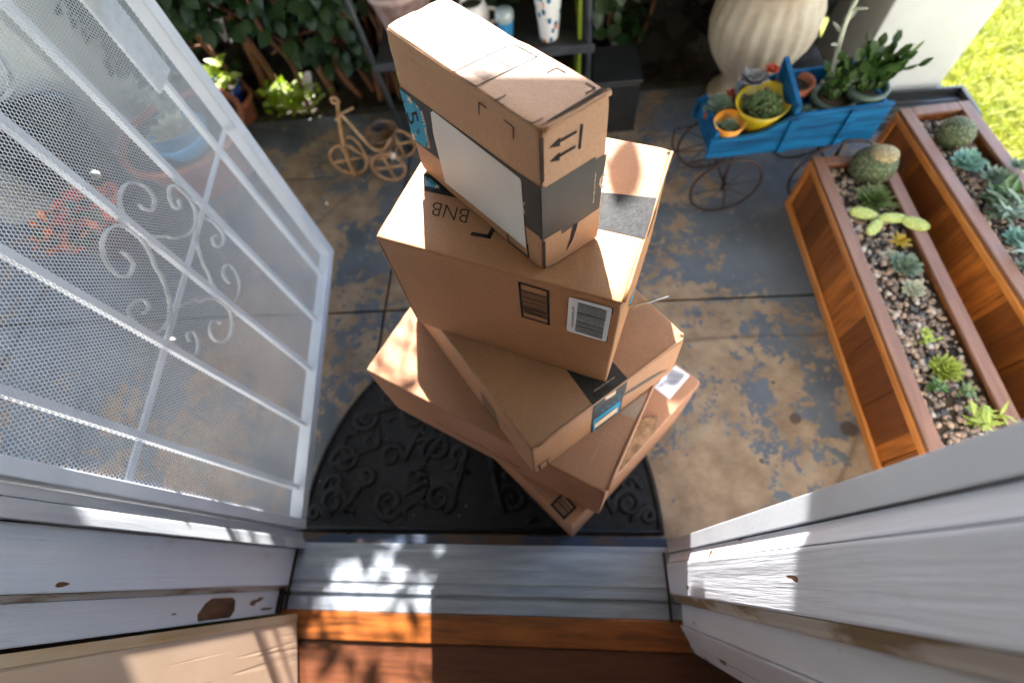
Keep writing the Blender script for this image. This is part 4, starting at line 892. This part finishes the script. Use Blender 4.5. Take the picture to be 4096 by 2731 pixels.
rosette('succulent_rosette', (.915, .748, ZA), 13, 0.0437, 0.0185, 'sage', 'pale sage rosette in the middle of the nearer planter', layers=4)
rosette('succulent_rosette', (.897, .79, ZA), 7, 0.0185, 0.0101, 'pale', 'tiny whitish rosette just behind the sage rosette', layers=2)
rosette('succulent_rosette', (.912, .677, ZA), 11, 0.0319, 0.0168, 'pale', 'cream rosette just in front of the sage rosette', layers=3)
rosette('succulent_rosette', (.900, .450, ZA), 15, 0.0437, 0.0151, 'lime', 'bright yellow green rosette towards the doorway end of the nearer planter', layers=4, rise=.3)
sprig('sedum', (.888, .53, ZA), 5, .035, .016, .008, 'lime', 'small lime sprig standing alone among the pebbles', seed=3)
sprig('sedum', (.862, .405, ZA), 5, .03, .018, .008, 'green', 'low green sprig close to the planter edge near the doorway', seed=4)
sprig('sedum', (.925, .395, ZA), 6, .035, .02, .007, 'olive', 'olive green sprig just past the bright rosette', seed=9)
sprig('aloe_clump', (.925, .325, ZA), 7, .06, .035, .007, 'lime', 'straggly yellow green clump nearest the white door frame', seed=5, stems=8)
globe('round_cactus', (1.146, 1.152, ZB-.008), .044, 'plain dark green round cactus in the taller planter')
rosette('agave', (1.145, 1.05, ZB), 15, 0.0521, 0.0252, 'blue', 'blue green agave beside the dark green round cactus', layers=3, rise=.35)
rosette('succulent_rosette', (1.188, .985, ZB+.01), 10, 0.0462, 0.0134, 'sage', 'silvery rosette leaning over the planter rim towards the lawn', layers=3, rise=.3)
rosette('succulent_rosette', (1.235, 1.005, ZB+.03), 8, 0.0294, 0.0118, 'sage', 'little silvery offset hanging over the outer planter rim', layers=2, rise=.4)
sprig('jade_plant', (1.165, .925, ZB), 6, .055, .034, .020, 'green', 'fresh green leafy succulent in the taller planter', seed=6, stems=7)
sprig('aloe_clump', (1.168, .865, ZB), 8, .05, .045, .011, 'sage', 'bunch of dull fleshy fingers behind the row of rosettes', seed=7, stems=8)
rosette('succulent_rosette', (1.168, .785, ZB), 11, 0.0420, 0.0202, 'blue', 'blue grey rosette in the taller planter at the picture edge', layers=3)
sprig('aloe_clump', (1.150, .705, ZB), 8, .05, .045, .010, 'sage', 'grey green finger succulent low in the taller planter', seed=8, stems=8)
sprig('sedum', (1.178, .62, ZB), 6, .04, .03, .010, 'green', 'green sprig hidden near the end of the taller planter', seed=18, stems=6)

# ------------------------------------------------------------------ blue wagon planter
wg = thing('wagon_planter', (.69, 1.24, 0), 'blue wooden wagon planter on rusty iron wheels', 'wagon planter')
NL, NRt = Vector((.457, 1.136, 0)), Vector((.928, 1.164, 0)); wx = (NRt-NL).normalized(); wy = Vector((-wx.y, wx.x, 0)); WL = (NRt-NL).length; WW = .195; ZB0 = .232
def wp(u, v, z): return NL+wx*u+wy*v+Vector((0, 0, z))
sidep = [(0, ZB0), (WL, ZB0), (WL, .358), (.235, .352), (.205, .345), (.18, .328), (.155, .312), (.12, .300), (.08, .297), (0, .297)]
for v0 in (0, WW-.012):
    MB().extrude([wp(u, v0, z) for u, z in sidep], wy*.012).build('side_panel', BLUE_WOOD, wg, bevel=.0018)
for u0, zt in ((.0125, .315), (WL-.0245, .356)):
    MB().extrude([wp(u0, .0125, ZB0), wp(u0, WW-.0125, ZB0), wp(u0, WW-.0125, zt), wp(u0, .0125, zt)], wx*.012).build('end_panel', BLUE_WOOD, wg, bevel=.0015)
MB().extrude([wp(.215, .0125, ZB0), wp(.215, WW-.0125, ZB0), wp(.215, WW-.0125, .405), wp(.215, .0125, .372)], wx*.014).build('divider', BLUE_WOOD, wg, bevel=.0015)
MB().extrude([wp(.025, .0125, ZB0), wp(WL-.025, .0125, ZB0), wp(WL-.025, WW-.0125, ZB0), wp(.025, WW-.0125, ZB0)], (0, 0, .010)).build('floor_board', BLUE_WOOD, wg)
for u0, zt in ((.205, .343), (.36, .354)):
    MB().extrude([wp(u0, -.0085, ZB0+.002), wp(u0+.022, -.0085, ZB0+.002), wp(u0+.022, -.0085, zt), wp(u0, -.0085, zt)], wy*.008).build('batten', BLUE_WOOD, wg, bevel=.001)
def wheel(u, v, r):
    c = wp(u, v, r+.004); b_ = thing_part('wheel', wg)
    m_ = MB(); m_.tube([c+wx*(r*math.cos(a))+Vector((0, 0, r*math.sin(a))) for a in [2*math.pi*i/36 for i in range(36)]], .0042, 7, closed=True)
    for i in range(8):
        a = 2*math.pi*i/8+.2; m_.tube([c, c+wx*(r*math.cos(a))+Vector((0, 0, r*math.sin(a)))], .0018, 5)
    m_.ell(c, (.013, .016, .013), 10, 6); m_.build('wheel', IRON, wg)
def thing_part(*a): return None
wheel(.092, -.006, .108); wheel(.415, -.006, .122); wheel(.092, WW+.006, .108); wheel(.415, WW+.006, .122)
ax = MB()
for u, r in ((.092, .112), (.415, .126)):
    ax.tube([wp(u, -.010, r), wp(u, WW+.010, r)], .004, 7); ax.tube([wp(u, .02, r), wp(u, .02, ZB0)], .0045, 7); ax.tube([wp(u, WW-.02, r), wp(u, WW-.02, ZB0)], .0045, 7)
ax.tube([wp(-.05, .02, .205), wp(.12, .02, .222), wp(.40, .02, .224)], .0035, 6); ax.tube([wp(-.05, WW-.02, .205), wp(.12, WW-.02, .222), wp(.40, WW-.02, .224)], .0035, 6)
ax.tube(smooth_path([wp(-.05, .02, .205), wp(.0, .05, .17), wp(.06, WW*.4, .125), wp(.092, WW*.5, .115)]), .0032, 6); ax.build('axle', IRON, wg)
hd = MB(); hd.tube(smooth_path([wp(-.05, .02, .205), wp(-.075, WW/2, .208), wp(-.05, WW-.02, .205)]), .0035, 6); hd.build('hitch', IRON, wg)
ZW = ZB0+.011
# what stands in the wagon
pot('clay_pot', wp(.050, .125, ZW), .026, .034, .055, TERRA, 'small clay pot under the big grey rosette in the wagon front')
rosette('succulent_rosette', wp(.050, .127, ZW+.052), 20, .052, .022, 'sage', 'large grey green rosette in the front of the blue wagon', layers=7, rise=.1)
rosette('flowering_succulent', wp(.098, .155, ZW+.07), 8, .030, .014, 'red', 'small dark red succulent behind the grey green rosette', layers=3)
c = wp(.058, .045, ZW); r_ = thing('wrapped_pot', c, 'small pot in orange and yellow wrap at the wagon front corner', 'pot')
def wrap_rf(a, z): return 1+max(0, z-.05)*5.5*(.35+.65*math.cos(a-.9)**2)
MB().lathe([(.020, 0), (.022, .003), (.036, .055), (.043, .082), (.040, .081), (.033, .055), (.02, .045)], c, 28, wrap_rf).build('wrap', YELLOW_WRAP, r_); MB().lathe([(.033, .054), (.001, .056)], c, 20).build('soil', SOIL, r_)
rosette('succulent_rosette', c+Vector((0, 0, .056)), 9, .030, .012, 'sage', 'little silvery rosette tinged orange in the small wrapped pot', layers=3)
c = wp(.150, .078, ZW); r_ = thing('wrapped_pot', c, 'large pot in yellow green wrap flared open in the blue wagon', 'pot')
MB().lathe([(.030, 0), (.034, .003), (.056, .078), (.066, .112), (.063, .111), (.052, .08), (.03, .07)], c, 32, wrap_rf).build('wrap', YELLOW_POT, r_); MB().lathe([(.052, .082), (.001, .086)], c, 20).build('soil', SOIL, r_)
cp = c
r_ = thing('sedum', cp+Vector((0, 0, .085)), 'dense small leaved green sedum filling the yellow wrapped pot', 'succulent'); mb = MB(); rg = random.Random(12)
for i in range(420):
    a = rg.uniform(0, 6.28); q = .054*math.sqrt(rg.random()); p = cp+Vector((q*math.cos(a), q*math.sin(a)-.006, .088+.030*(1-(q/.056)**2)+rg.uniform(-.006, .008)))
    mb.leaf(p, (rg.uniform(-1, 1), rg.uniform(-1, 1), rg.uniform(.2, 1)), (0, 0, 1), .012, .006, .2, .2)
mb.build('leaves', P['olive'], r_)
rosette('succulent_rosette', wp(.128, .142, ZW+.115), 10, .050, .026, 'grey', 'smoky grey rosette with dark leaves behind the yellow pot', layers=3, rise=.35)
rosette('flowering_succulent', wp(.178, .150, ZW+.140), 8, .024, .010, 'red', 'bright red succulent tips beside the wagon divider', layers=3, rise=.4)
pot('clay_pot', wp(.140, .150, ZW), .03, .042, .10, mottled('grey_pot', (.10, .10, .11), (.16, .16, .17), 9, .6, .2), 'grey pot holding the smoky rosette in the wagon')
pot('clay_pot', wp(.262, .150, ZW), .036, .048, .105, TERRA, 'terracotta pot just behind the blue divider')
pot('clay_pot', wp(.275, .050, ZW), .026, .036, .070, TERRA, 'small terracotta pot in front of the blue divider corner')
rosette('succulent_rosette', wp(.275, .050, ZW+.062), 9, .036, .014, 'sage', 'grey green rosette in the small terracotta pot by the divider', layers=3, rise=.35)
pot('plastic_pot', wp(.345, .072, ZW), .040, .056, .105, GREEN_POT, 'dark green plastic pot with wide rim in the middle of the wagon', rim=.005)
pot('clay_pot', wp(.425, .070, ZW), .045, .054, .060, TERRA, 'terracotta saucer pot under the green pot at the wagon end', soil=False)
pot('plastic_pot', wp(.425, .070, ZW+.035), .034, .050, .090, GREEN_POT, 'dark green plastic pot standing in the terracotta one at the wagon end', rim=.004)
def leafy_cactus(base, n, h, label, seed):
    rg = random.Random(seed); r_ = thing('leaf_cactus', base, label, 'potted plant'); mb = MB(); st = MB()
    for i in range(n):
        a = rg.uniform(0, 6.28); p = Vector(base)+Vector((rg.uniform(-.02, .02), rg.uniform(-.02, .02), 0)); d_ = Vector((math.cos(a)*rg.uniform(.1, .75), math.sin(a)*rg.uniform(.1, .5)+.1, 1)).normalized()
        for s_ in range(rg.randint(2, 4)):
            L = h*rg.uniform(.26, .36); mb.leaf(p, d_, (math.cos(a+rg.uniform(-.8, .8)), math.sin(a), .5), L, L*.66, .12, .06); q = p+d_*L*.93
            if s_ == 0: st.tube([p, q], .003, 5)
            p = q; d_ = (d_+Vector((rg.uniform(-.35, .35)+math.cos(a)*.15, rg.uniform(-.35, .35)+math.sin(a)*.15, .1))).normalized()
    st.build('stem', P['deep'], r_); mb.build('leaves', P['deep'], r_); return r_
leafy_cactus(wp(.425, .080, ZW+.115), 70, .115, 'bushy dark green leaf cactus with jagged pads against the white column', 4)
leafy_cactus(wp(.345, .085, ZW+.092), 26, .10, 'upright green leaf cactus in the wide green pot', 5)
stb = wp(.330, .165, ZW+.10); r_ = thing('trailing_succulent', stb, 'tall pale green succulent stem with sparse pointed leaves', 'succulent')
path = smooth_path([wp(.345, .092, ZW+.09), wp(.337, .13, .40), wp(.328, .16, .50), wp(.345, .19, .60), wp(.335, .21, .72), wp(.340, .22, .82)], 8)
MB().tube(path, [.0065-.002*i/len(path) for i in range(len(path))], 7).build('stem', P['pale'], r_); mb = MB(); rg = random.Random(2)
for i in range(4, len(path), 2):
    a = i*2.4; mb.leaf(path[i], (math.cos(a), math.sin(a), .25), (0, 0, 1), .038, .010, .3, -.1, .003)
mb.leaf(path[3], (.9, -.4, .1), (0, 0, 1), .06, .022, .3, -.1, .003); mb.build('leaves', P['pale'], r_)

# ------------------------------------------------------------------ urn, columns, tray
ur = thing('stone_urn', (.735, 1.72, 0), 'tall fluted stone urn on a narrow foot, weathered beige', 'urn')
MB().lathe([(.01, 0), (.125, 0), (.128, .018), (.115, .03), (.092, .05), (.085, .075), (.092, .105), (.118, .135), (.152, .18), (.176, .23), (.184, .275), (.178, .33), (.160, .375), (.148, .405), (.152, .425), (.185, .45), (.205, .475), (.205, .49), (.17, .49), (.12, .43), (.01, .42)], (.735, 1.72, 0), 96,
           lambda a, z: .96+(.022*math.cos(22*a+5*z) if .1 < z < .40 else .004*math.cos(22*a))).build('body', URN, ur)
sprig('fern', (.735, 1.72, .425), 9, .28, .07, .02, 'deep', 'green fern growing out of the stone urn', 'fern', seed=10, stems=16, spread=1)
co = thing('porch_column', (1.265, 1.82, 0), 'white stucco porch column between the urn and the lawn', 'column'); MB().box((1.265, 1.82, ROOF_Z/2-.001), (.335, .33, ROOF_Z-.004)).build('shaft', STUCCO, co, bevel=.006)
co = thing('porch_column', (-2.02, 1.80, 0), 'pale stucco porch column seen through the screen door', 'column'); MB().box((-2.02, 1.80, ROOF_Z/2-.001), (.335, .30, ROOF_Z-.004)).build('shaft', STUCCO, co, bevel=.006)
tr = thing('boot_tray', (1.26, 1.49, 0), 'black plastic tray on the floor at the column foot', 'tray')
tm = MB(); tm.box((1.25, 1.54, .012), (.46, .14, .012))
for x, y, w, h in ((1.25, 1.615, .48, .012), (1.25, 1.465, .48, .012), (1.014, 1.54, .012, .138), (1.486, 1.54, .012, .138)): tm.box((x, y, .0255), (w, h, .034))
tm.build('tray_body', BLACK_PLASTIC, tr, bevel=.002)
for i in range(3): MB().box((1.25, 1.505+.035*i, .0205), (.44, .010, .0045)).build('rib', BLACK_PLASTIC, tr)

# ------------------------------------------------------------------ rattan tricycle planter
bk = thing('tricycle_planter', (-.71, 1.43, 0), 'small rattan tricycle planter with basket seat', 'planter')
YB = 1.43
def wheel2(x, y, r):
    m_ = MB(); c = Vector((x, y, r+.006)); m_.tube([c+Vector((r*math.cos(a), 0, r*math.sin(a))) for a in [2*math.pi*i/32 for i in range(32)]], .0062, 8, closed=True)
    for a in (.1, .1+math.pi/2): m_.tube([c-Vector((r*math.cos(a), 0, r*math.sin(a))), c+Vector((r*math.cos(a), 0, r*math.sin(a)))], .0055, 7)
    m_.build('wheel', RATTAN, bk)
wheel2(-.795, YB, .068); wheel2(-.628, YB-.05, .062); wheel2(-.606, YB+.075, .062)
fk = MB(); fk.tube(smooth_path([(-.797, YB-.012, .006), (-.790, YB-.012, .09), (-.768, YB-.006, .20), (-.738, YB, .295), (-.724, YB, .318)]), .0062, 8); fk.tube(smooth_path([(-.797, YB+.012, .010), (-.790, YB+.012, .09), (-.768, YB+.006, .20), (-.738, YB, .295)]), .0062, 8)
fk.tube(smooth_path([(-.724, YB, .318), (-.728, YB-.004, .333), (-.742, YB-.004, .333), (-.745, YB-.004, .320), (-.735, YB-.003, .314)]), .0055, 8); fk.build('fork', RATTAN, bk)
hb_ = MB(); hb_.tube([(-.752, YB-.030, .270), (-.735, YB, .272), (-.700, YB+.035, .266)], .0045, 8); hb_.build('handlebar', RATTAN, bk)
fm = MB()
fm.tube(smooth_path([(-.741, YB, .272), (-.718, YB-.01, .238), (-.690, YB-.025, .185), (-.655, YB-.045, .150), (-.617, YB-.05, .152), (-.580, YB-.045, .188)]), .0058, 8)
fm.tube(smooth_path([(-.757, YB, .175), (-.735, YB-.008, .178), (-.712, YB-.02, .150), (-.702, YB-.035, .10), (-.685, YB-.045, .068), (-.628, YB-.046, .062)]), .0052, 8)
fm.tube(smooth_path([(-.762, YB, .125), (-.72, YB-.015, .105), (-.67, YB-.04, .105), (-.615, YB-.045, .112), (-.590, YB-.045, .125)]), .0052, 8)
fm.tube([(-.628, YB-.058, .064), (-.606, YB+.085, .064)], .0045, 8); fm.tube([(-.612, YB-.045, .112), (-.612, YB+.07, .115)], .0045, 8); fm.build('frame', RATTAN, bk)
MB().lathe([(.030, .0), (.034, .003), (.058, .062), (.062, .064), (.058, .066), (.05, .058)], (-.628, YB+.010, .118), 24, lambda a, z: 1+.02*math.cos(24*a)).build('basket', STRAW, bk)
wr = MB(); wr.tube([(-.594, YB-.055, .112), (-.594, YB-.042, .124)], .010, 8); wr.build('binding', MM['label'], bk)
rosette('succulent_rosette', (-.628, YB+.010, .180), 9, .04, .013, 'dark', 'dark brownish rosette in the basket of the rattan tricycle', layers=3, rise=.4)

# ------------------------------------------------------------------ plant stand and what is on it
ps = thing('plant_stand', (-.24, 1.70, 0), 'dark metal plant stand with black shelf and lime side panels', 'plant stand')
lg = [((-.585, 1.545, 0), (-.655, 1.62, .95)), ((.130, 1.545, 0), (.118, 1.62, .95)), ((-.585, 1.93, 0), (-.64, 1.86, .95)), ((.130, 1.93, 0), (.118, 1.86, .95))]
for a, b in lg: MB().tube([a, b], .010, 4).build('leg', DARK_METAL, ps)
SZ = .345
MB().box((-.235, 1.735, SZ-.008), (.745, .33, .016)).build('shelf', SHELF_WOOD, ps, bevel=.002)
bm_ = MB(); bm_.box((-.235, 1.562, SZ-.006), (.76, .012, .026)); bm_.box((-.235, 1.908, SZ-.006), (.76, .012, .026)); bm_.build('shelf_rail', DARK_METAL, ps, bevel=.0015)
MB().box((-.545, 1.72, .16), (.012, .26, .30)).build('side_panel', LIME, ps, bevel=.002)
MB().box((.098, 1.72, .33), (.012, .24, .62)).build('side_panel', LIME, ps, bevel=.002)
MB().box((-.40, 1.885, .17), (.27, .012, .30)).build('back_panel', LIME, ps, bevel=.002)
pot('clay_pot', (-.50, 1.74, SZ), .075, .105, .16, PINK_POT, 'speckled pinkish clay pot on the plant stand behind the boxes')
kt = thing('white_teapot', (-.262, 1.72, SZ), 'white ceramic teapot lying open on the plant stand', 'teapot')
MB().lathe([(.02, 0), (.040, .003), (.056, .03), (.058, .06), (.046, .085), (.040, .09), (.036, .088), (.045, .06), (.03, .03)], (-.262, 1.72, SZ), 28).build('body', WHITE_CER, kt); MB().lathe([(.038, .078), (.001, .078)], (-.262, 1.72, SZ), 20).build('soil', SOIL, kt)
q = MB(); q.tube(smooth_path([(-.21, 1.72, SZ+.065), (-.175, 1.71, SZ+.06), (-.17, 1.71, SZ+.03), (-.207, 1.72, SZ+.02)]), .006, 8); q.build('handle', WHITE_CER, kt)
jr = thing('glass_jar', (-.150, 1.665, SZ), 'short blue jar with pale glass top on the plant stand', 'jar')
MB().lathe([(.02, 0), (.024, .002), (.028, .045), (.028, .05)], (-.150, 1.665, SZ), 24, cap=True).build('body', BLUE_BOWL, jr); MB().lathe([(.030, .0505), (.033, .06), (.031, .08), (.02, .088), (.004, .089)], (-.150, 1.665, SZ), 24).build('lid', mottled('pale_glass', (.28, .36, .38), (.4, .48, .50), 9, .12, 0, coat=.6, spec=.8), jr)
cu = thing('patterned_tumbler', (-.004, 1.625, SZ), 'white tumbler with blue, teal and orange blotches', 'cup')
MB().lathe([(.004, .002), (.026, 0), (.031, .006), (.048, .165), (.0495, .168), (.046, .166), (.030, .02)], (-.004, 1.625, SZ), 36).build('body', CUP, cu)
bt = thing('storage_bin', (.235, 1.66, 0), 'charcoal plastic bin standing beside the plant stand', 'bin'); MB().box((.235, 1.66, .10), (.16, .20, .20)).build('bin_body', BLACK_PLASTIC, bt, bevel=.006); MB().box((.235, 1.66, .208), (.172, .212, .014)).build('lid', BLACK_PLASTIC, bt, bevel=.004)

# ------------------------------------------------------------------ pots seen through the screen door
pot('clay_pot', (-1.44, 1.52, 0), .19, .235, .20, TERRA, 'broad terracotta pot behind the screen door', rim=.012)
bw_ = thing('blue_bowl', (-1.37, 1.42, .186), 'bright blue bowl of pale succulents on the broad terracotta pot', 'bowl'); MB().lathe([(.06, 0), (.075, .004), (.105, .06), (.112, .072), (.106, .072), (.09, .05), (.001, .046)], (-1.37, 1.42, .186), 32).build('body', BLUE_BOWL, bw_)
rosette('succulent_rosette', (-1.37, 1.42, .238), 12, .10, .035, 'pale', 'pale yellowish rosette spreading out of the blue bowl', layers=4, rise=.4)
sprig('trailing_succulent', (-1.50, 1.60, .18), 8, .22, .05, .02, 'sage', 'silvery trailing plant at the back of the terracotta pot', 'succulent', seed=21, stems=8)
pot('clay_pot', (-1.40, 1.83, 0), .070, .088, .10, TERRA, 'small terracotta pot at the hedge foot holding a blue pot')
pot('glazed_pot', (-1.40, 1.83, .082), .060, .075, .075, BLUE_GLAZE, 'dark blue glazed pot sunk into the small terracotta one')
r_ = thing('bright_plant', (-1.40, 1.83, .14), 'sunlit yellow green plant in the dark blue pot', 'potted plant'); mb = MB(); rg = random.Random(31)
for i in range(34): mb.leaf((-1.40+rg.uniform(-.06, .06), 1.83+rg.uniform(-.06, .06), .15+rg.uniform(0, .08)), (rg.uniform(-1, 1), rg.uniform(-1, 1), rg.uniform(0, .8)), (0, 0, 1), .06, .04, .2, .2)
mb.build('leaves', IVY_SUNLIT, r_)
pot('dark_pot', (-1.88, 1.40, 0), .13, .17, .36, mottled('charcoal_glaze', (.012, .012, .016), (.03, .03, .035), 8, .35, 0), 'large charcoal pot behind the red flowers')
pot('white_pot', (-2.25, 1.42, 0), .15, .19, .34, WHITE_CER, 'white pot next to the charcoal pot at the porch end')
pot('dark_pot', (-1.70, 1.12, 0), .07, .10, .13, mottled('brown_pot', (.05, .03, .025), (.09, .06, .05), 8, .5, 0), 'small brown pot holding the red and orange flowers')
r_ = thing('flowering_plant', (-1.70, 1.12, .11), 'red and orange flowers seen through the screen door', 'flowers'); mb = MB(); m2 = MB(); m3 = MB()
for i in range(170):
    a = rg.uniform(0, 6.28); q = .15*math.sqrt(rg.random()); p = (-1.70+q*math.cos(a), 1.12+q*math.sin(a), .15+rg.uniform(0, .10)*(1-q/.2)); d_ = (rg.uniform(-1, 1), rg.uniform(-1, 1), rg.uniform(.2, 1))
    (mb if q < .08 and i % 3 else m2 if i % 3 else m3).leaf(p, d_, (0, 0, 1), .045, .025, .2, .2)
mb.build('petals', P['red'], r_); m2.build('petals', P['orange'], r_); m3.build('leaves', P['deep'], r_)

# ------------------------------------------------------------------ ivy hedge with woody stems; holes let single sunbeams through
hdg = thing('ivy_hedge', (-1.3, 2.1, 0), 'dense dark ivy hedge with woody brown stems behind the porch', 'hedge')
rg = random.Random(77)
holes = [((-1.17, 1.92, .04), .075), ((-1.40, 1.84, .20), .06)]

for x, z in ((.33, .22), (.34, .34), (.32, .28), (.30, .42), (-.10, .12), (-.02, .15), (-.60, .16), (-.585, .24), (.05, .2), (-.9, .6), (.5, .7)): holes.append(((x, 1.93, z), .020))
holes = [(Vector(a), b) for a, b in holes]
def blocked(p, inner):
    for a, r_ in holes:
        v = p-a; t = v.dot(sdir)
        if t > -.1 and (v-sdir*t).length < r_+(.02 if not inner else .06 if r_ > .05 else .0): return True
    return False
lv = MB(); li = MB(); cnt = 0
while cnt < 30000:
    x = rg.uniform(-4.2, 1.12); layer = rg.random()
    y = 1.86+.16*rg.random() if layer < .35 else 2.07+.5*rg.random()
    top = 1.505+.025*math.sin(x*2.3)+.02*math.sin(x*6.1)-.055*math.exp(-((x+.72)/.2)**2)
    z = rg.uniform(.0, top) if rg.random() < .93 else top+abs(rg.gauss(0, .07))
    p = Vector((x, y, z))
    if layer < .35:                       # the front is patchy: woody gaps show between leaf clumps
        if math.sin(x*5.1+1)*math.sin(z*6.3+x*2)+.5*math.sin(x*11)*math.sin(z*9) < (-.35 if x < -.5 else .15): continue
        if z < .16 and -1.1 < x: continue
    if blocked(p, layer >= .35): continue
    a = rg.uniform(-2.6, -.5); d_ = Vector((math.cos(a), math.sin(a), rg.uniform(-1.3, .1)))
    L = rg.uniform(.035, .07) if layer < .35 else rg.uniform(.10, .17); (lv if layer < .35 else li).leaf(p, d_, (rg.uniform(-.3, .3), -.6, 1), L, L*rg.uniform(.75, .95), .18, .2); cnt += 1
for a, r_ in holes:                     # a leaf or two sit in each beam and catch the sun
    for i in range(14 if r_ < .05 else 0): lv.leaf(a+Vector((rg.uniform(-.03, .03), rg.uniform(-.04, .0), rg.uniform(-.03, .03))), (rg.uniform(-1, 1), rg.uniform(-.5, .2), rg.uniform(-.8, .3)), (0, .3, 1), .05, .042, .18, .2)
lv.build('foliage', IVY, hdg); li.build('inner_foliage', INNER_SHADE, hdg)  # oversized inner leaves added to block sun, their shade coloured in
st = MB()
for i in range(44):
    x = rg.choice([rg.gauss(-.68, .12), rg.gauss(-.72, .16), rg.uniform(-2.6, 1.05)]); y = rg.uniform(1.90, 2.02); pts = [Vector((x, y, -.04))]
    lean = rg.uniform(-.35, .35); h = rg.uniform(.5, 1.3)
    for k in range(1, 6): pts.append(Vector((x+lean*k/5+rg.uniform(-.035, .035), y+rg.uniform(-.05, .05), h*k/5)))
    pth = smooth_path(pts, 4); r0 = rg.uniform(.007, .019); st.tube(pth, [r0*(1-.55*j/len(pth)) for j in range(len(pth))], 7)
for i in range(36):
    x = rg.uniform(-2, 1.0); z = rg.uniform(.1, 1.1); y = rg.uniform(1.86, 1.98); d_ = Vector((rg.uniform(-.4, .4), rg.uniform(-.06, .06), rg.uniform(-.25, .25)))
    st.tube(smooth_path([Vector((x, y, z)), Vector((x, y, z))+d_*.5+Vector((0, 0, .03)), Vector((x, y, z))+d_], 4), .0055, 6)
st.build('stem', BARK, hdg)
br = MB()
for i in range(240):
    br.leaf((-1.17+rg.gauss(0, .065), 1.885+rg.gauss(0, .04), rg.uniform(.0, .09)), (rg.uniform(-1, 1), rg.uniform(-1, .6), rg.uniform(0, .7)), (0, 0, 1), .035, .026, .2, .2)
tag(br.build('groundcover', IVY_SUNLIT), 'sunlit yellow green groundcover at the foot of the hedge', 'groundcover', kind='stuff')
# tall shoots above the hedge: their scattered leaves dapple the sunlight on the doorstep
sh = MB(); shs = MB()
for x0, z0, z1, n, sz in SHOOTS:
    y0 = 1.98; pts = [Vector((x0-.10+.02*math.sin(k*1.7+x0*9)+.10*k/6, y0+.03*math.sin(k*2.3), z0+(z1-z0)*k/6)) for k in range(7)]; pth = smooth_path(pts, 4); shs.tube(pth, .003, 5)
    for i in range(n):
        p = pth[min(len(pth)-1, int((i+.6)/n*len(pth)))]; d_ = Vector((rg.choice((-1, 1))*rg.uniform(.5, 1), rg.uniform(-.4, .4), rg.uniform(-.6, .6))); q = p+d_.normalized()*.025; sh.leaf(q, d_, (rg.uniform(-.3, .3), -.8, .7), sz*rg.uniform(.8, 1.2), sz*rg.uniform(.55, .8), .15, .2)
for c_, L, W, a in (((-.095, 1.98, 1.965), .120, .046, -1.15), ((-.055, 1.98, 1.815), .10, .05, -.9), ((-.075, 1.98, 1.775), .085, .045, -2.0), ((-.03, 1.98, 1.76), .075, .045, -1.3)):
    sh.leaf(c_, (math.cos(a), -.1, math.sin(a)), sdir, L, W, .05, .05)
sh.build('shoot_leaves', IVY, hdg); shs.build('shoot', BARK, hdg)

# ------------------------------------------------------------------ lawn blades
gb = MB(); rg = random.Random(5)
for i in range(26000):
    x = 1.475+1.5*rg.random()**1.3; y = rg.uniform(.35, 3.3); a = rg.uniform(0, 6.28); h = rg.uniform(.018, .05); w = rg.uniform(.0016, .003)
    dx, dy = math.cos(a)*h*.75, math.sin(a)*h*.75; sx, sy = -math.sin(a)*w, math.cos(a)*w; z0 = -.06
    gb.add([(x-sx, y-sy, z0), (x+sx, y+sy, z0), (x+dx*.45+sx*.8, y+dy*.45+sy*.8, z0+h*.75), (x+dx*.45-sx*.8, y+dy*.45-sy*.8, z0+h*.75), (x+dx, y+dy, z0+h)], [(0, 1, 2, 3), (3, 2, 4)])
tag(gb.build('grass', GRASS), 'sunlit yellow green lawn grass beyond the white column', 'grass', kind='stuff')
